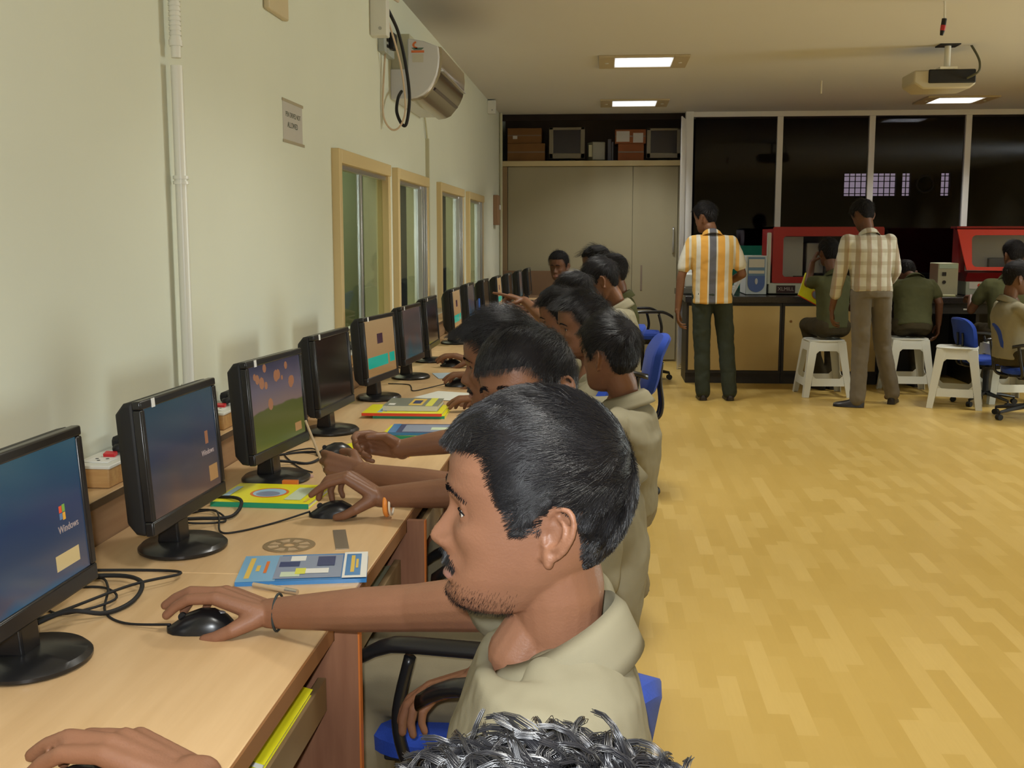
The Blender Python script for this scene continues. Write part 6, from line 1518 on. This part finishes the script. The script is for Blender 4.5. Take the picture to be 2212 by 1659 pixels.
I_, _m = seated('man with a cap of thick hair, tallest head near the far end', (-.060, 8.20, 1.205), (186, -12, 0), (-.5, 8.4, .79), (-.5, 8.0, .79), 900, hx=.05, vox=.005, shirt=M_OLIVE, sk=SK3, hair=dict(top=.026, quiff=.024))
J_, _m = seated('man with his dark back turned, right of the tallest head', (.055, 7.80, 1.155), (172, -6, 0), (-.45, 8.1, .79), (-.45, 7.6, .79), 900, hx=.12, vox=.005, shirt=M_OLIVE, sk=SK3)

# chairs along the desks
chair(-.25, 1.37, 148, 'blue office chair under the man in front, its backrest behind his shirt')
chair(-.225, 2.20, 172, 'blue office chair with the black armrest below the front arm', (.88, .95, .95))
chair(-.20, 2.87, 174, 'blue office chair under the man looking down at the pen', (.88, .95, .95))
chair(-.19, 3.72, 174, 'blue office chair under the man with the pale khaki shoulder', (.88, .95, .90))
chair(-.22, 4.37, 170, 'blue office chair under the smiling man')
chair(-.20, 5.20, 174, 'blue office chair under the man with the pale collar point')
chair(.045, 6.10, 184, 'blue office chair standing clear behind the row, edge of its tilted back seen')
chair(-.06, 6.75, 180, 'blue office chair under the bent man in pale khaki')
chair(-.10, 7.80, 180, 'blue office chair under the man with the dark back')
chair(-.12, 8.50, 180, 'blue office chair beneath the tallest far head')
chair(-.15, 9.95, 230, 'blue office chair under the man facing the camera')
chair(.37, 10.9, 10, 'empty blue office chair side on before the cream partition')
chair(.0, .60, 180, 'blue office chair at the bottom edge under the curly haired person')

# ---------------------------------------------------------------- standing men and the group at the machines
def stripes_build(nt, bs):
    tc = N(nt, 'ShaderNodeTexCoord'); sp = N(nt, 'ShaderNodeSeparateXYZ'); nt.links.new(tc.outputs['Object'], sp.inputs[0])
    x = M2(nt, 'SUBTRACT', sp.outputs[0], .905)
    ax = M2(nt, 'ABSOLUTE', x)
    cr = N(nt, 'ShaderNodeValToRGB'); cr.color_ramp.interpolation = 'CONSTANT'
    st_ = [(0, (.12, .12, .14)), (.027, (.62, .60, .52)), (.040, (.68, .36, .075)), (.100, (.62, .60, .52)), (.135, (.66, .42, .13)), (.175, (.62, .60, .52)), (.195, (.66, .40, .12)), (.225, (.62, .60, .52))]
    while len(cr.color_ramp.elements) < len(st_): cr.color_ramp.elements.new(.5)
    for e, (p, c) in zip(cr.color_ramp.elements, st_): e.position = p / .3; e.color = (*c, 1)
    nt.links.new(M2(nt, 'DIVIDE', ax, .3), cr.inputs[0]); nt.links.new(cr.outputs[0], bs.inputs['Base Color'])
S_STRIPE = ramp_mat('shirt_striped', stripes_build, .8, .2)
def plaid_build(nt, bs):
    tc = N(nt, 'ShaderNodeTexCoord'); sp = N(nt, 'ShaderNodeSeparateXYZ'); nt.links.new(tc.outputs['Object'], sp.inputs[0])
    def band(v, per, w, off):
        m = M2(nt, 'FRACT', M2(nt, 'DIVIDE', M2(nt, 'ADD', v, off), per)); return M2(nt, 'LESS_THAN', m, w)
    vx = band(sp.outputs[0], .085, .36, .02); vz = band(sp.outputs[2], .10, .30, .03); vt = band(sp.outputs[0], .085, .08, .075)
    c = mixc(nt, M2(nt, 'MULTIPLY', vx, .75), (.56, .55, .47), (.27, .20, .12)); c = mixc(nt, M2(nt, 'MULTIPLY', vz, .5), c, (.30, .24, .15)); c = mixc(nt, M2(nt, 'MULTIPLY', vt, .6), c, (.30, .15, .12))
    nt.links.new(c, bs.inputs['Base Color'])
S_PLAID = ramp_mat('shirt_plaid', plaid_build, .85, .2)
T_GREEN = mat('trouser_green', (0.040, 0.050, 0.040), 0.85, 0.2, nz=.08, nscale=10); T_GREY = mat('trouser_grey', (0.165, 0.145, 0.115), 0.85, 0.2, nz=.05, nscale=10)
hs = dict(HS); hs.update(n=1400)
person('standing man with his back turned in a yellow, white and grey striped shirt', (.93, 9.6, 0), (.850, 9.66, 1.565), (135, -12, 0), (.915, 9.6, .93), (.905, 9.6, 1.385), 92,
    [dict(w=(.625, 9.58, .765), d=(.1, .05, -1), n=(1, 0, 0), t=(0, 1, 0), pose='relaxed', hint=(-.5, -.3, 0)),
     dict(w=(1.06, 9.78, 1.00), e=(1.165, 9.60, 1.08), d=(-.5, .8, .1), n=(0, 0, -1), t=(-1, 0, 0), pose='relaxed')],
    legs='stand', feet=[(.855, 9.60, .07), (1.085, 9.60, .07)], sk=SK2, shirt=S_STRIPE, trouser=T_GREEN, hair=hs, vox=.005, cvox=.009, shw=.185, sleeve=.72, hem=.075, torso=1.04)
person('standing man with his back turned in a pale plaid shirt and grey trousers', (2.15, 9.3, 0), (2.105, 9.42, 1.575), (112, -30, 0), (2.175, 9.32, .97), (2.140, 9.34, 1.385), 100,
    [dict(w=(1.885, 9.42, .80), e=(1.915, 9.32, 1.08), d=(.05, .1, -1), n=(1, 0, 0), t=(0, 1, 0), pose='relaxed'),
     dict(w=(2.36, 9.60, .98), e=(2.38, 9.40, 1.12), d=(.0, .9, -.3), n=(0, 0, -1), t=(-1, 0, 0), pose='relaxed')],
    legs='stand', feet=[(2.09, 9.28, .07), (2.425, 9.50, .09)], knee=[(2.11, 9.33, .50), (2.32, 9.48, .50)], sk=SK3, shirt=S_PLAID, trouser=T_GREY, hair=hs, vox=.005, cvox=.009, shw=.185, sleeve=1.55, torso=1.02, shoes=[(-.9, .3, 0), (.35, .9, 0)])
hs2 = dict(HS); hs2.update(n=700)
person('man on a stool facing the red machine, hand raised, yellow book on his lap', (1.99, 10.02, 0), (1.995, 10.20, 1.260), (100, 0, 0), (2.015, 10.02, .60), (2.02, 10.10, 1.03), 112,
    [dict(w=(1.885, 10.36, 1.17), e=(1.82, 10.18, .98), d=(.4, .1, .8), n=(1, 0, -.3), t=(0, -1, .2), pose='grip'),
     dict(w=(2.08, 10.35, .80), d=(-.6, .8, 0), n=(0, 0, -1), t=(-1, 0, 0), pose='relaxed', hint=(.5, 0, -1))],
    knee=[(1.85, 10.34, .60), (2.10, 10.42, .58)], feet=[(1.99, 10.36, .09), (2.09, 10.40, .09)], sk=SK3, shirt=M_OLIVE, trouser=M_OLIVE_D, hair=hs2, vox=.0055, cvox=.009, torso=.88, shw=.16)
person('man on a stool bent forward with only his olive back showing', (2.78, 10.27, 0), (2.800, 10.66, 1.055), (90, -45, 0), (2.775, 10.27, .60), (2.815, 10.45, .985), 90,
    [dict(w=(2.60, 10.68, .86), e=(2.58, 10.46, .80), d=(0, 1, 0), n=(0, 0, -1), t=(1, 0, 0), pose='relaxed'),
     dict(w=(3.045, 10.42, .60), e=(3.03, 10.38, .80), d=(0, .2, -1), n=(-1, 0, 0), t=(0, 1, 0), pose='relaxed')],
    knee=[(2.68, 10.66, .57), (2.90, 10.66, .57)], feet=[(2.66, 10.62, .09), (2.92, 10.62, .09)], sk=SK3, shirt=M_OLIVE, trouser=M_OLIVE_D, hair=hs2, vox=.0055, cvox=.009, shw=.175)
person('man in a pale khaki shirt seated at the right edge, facing right', (3.20, 8.75, 0), (3.130, 8.78, 1.090), (12, -6, 0), (3.12, 8.78, .50), (3.085, 8.78, .885), 5,
    [dict(w=(3.50, 8.98, .80), d=(1, .1, 0), n=(0, 0, -1), t=(0, -1, 0), pose='relaxed', hint=(-.2, .2, -1)),
     dict(w=(3.46, 8.64, .72), e=(3.24, 8.60, .76), d=(1, .1, .0), n=(0, 0, -1), t=(0, 1, 0), pose='relaxed')],
    sk=SK3, shirt=M_KHAKI, trouser=M_OLIVE_D, hair=hs2, vox=.005, cvox=.009)
person('dark haired man behind the seated man at the right edge, before the bright red machine', (3.50, 9.95, 0), (3.560, 10.10, 1.245), (95, -5, 0), (3.50, 9.95, .56), (3.49, 10.0, 1.01), 90,
    [dict(w=(3.30, 10.35, .86), d=(0, 1, 0), n=(0, 0, -1), t=(1, 0, 0), pose='relaxed', hint=(-.4, 0, -1)),
     dict(w=(3.70, 10.4, .86), d=(0, 1, 0), n=(0, 0, -1), t=(-1, 0, 0), pose='relaxed', hint=(.4, 0, -1))],
    sk=SK3, shirt=M_OLIVE, trouser=M_OLIVE_D, hair=hs2, vox=.0055, cvox=.009, seat=.54)
chair(3.27, 8.80, -14, 'blue office chair under the man at the right edge', (.92, .92, .86))
chair(3.20, 9.55, 8, 'empty blue office chair behind the forward stool', (.9, .9, .84))
yb = book((1.865, 10.30, .925), 0, .20, .25, .012, 'yellow book held up by the man on the stool before the red machine', [(YEL,), (PALE, 0.3, 0.62, 0.42, 0.95), (ORG, 'o', 0.80, 0.35, .042, .046), (STEEL, 'o', 0.80, 0.35, .034, .038)], REDS)
yb.rotation_euler = (R(62), R(28), R(10))
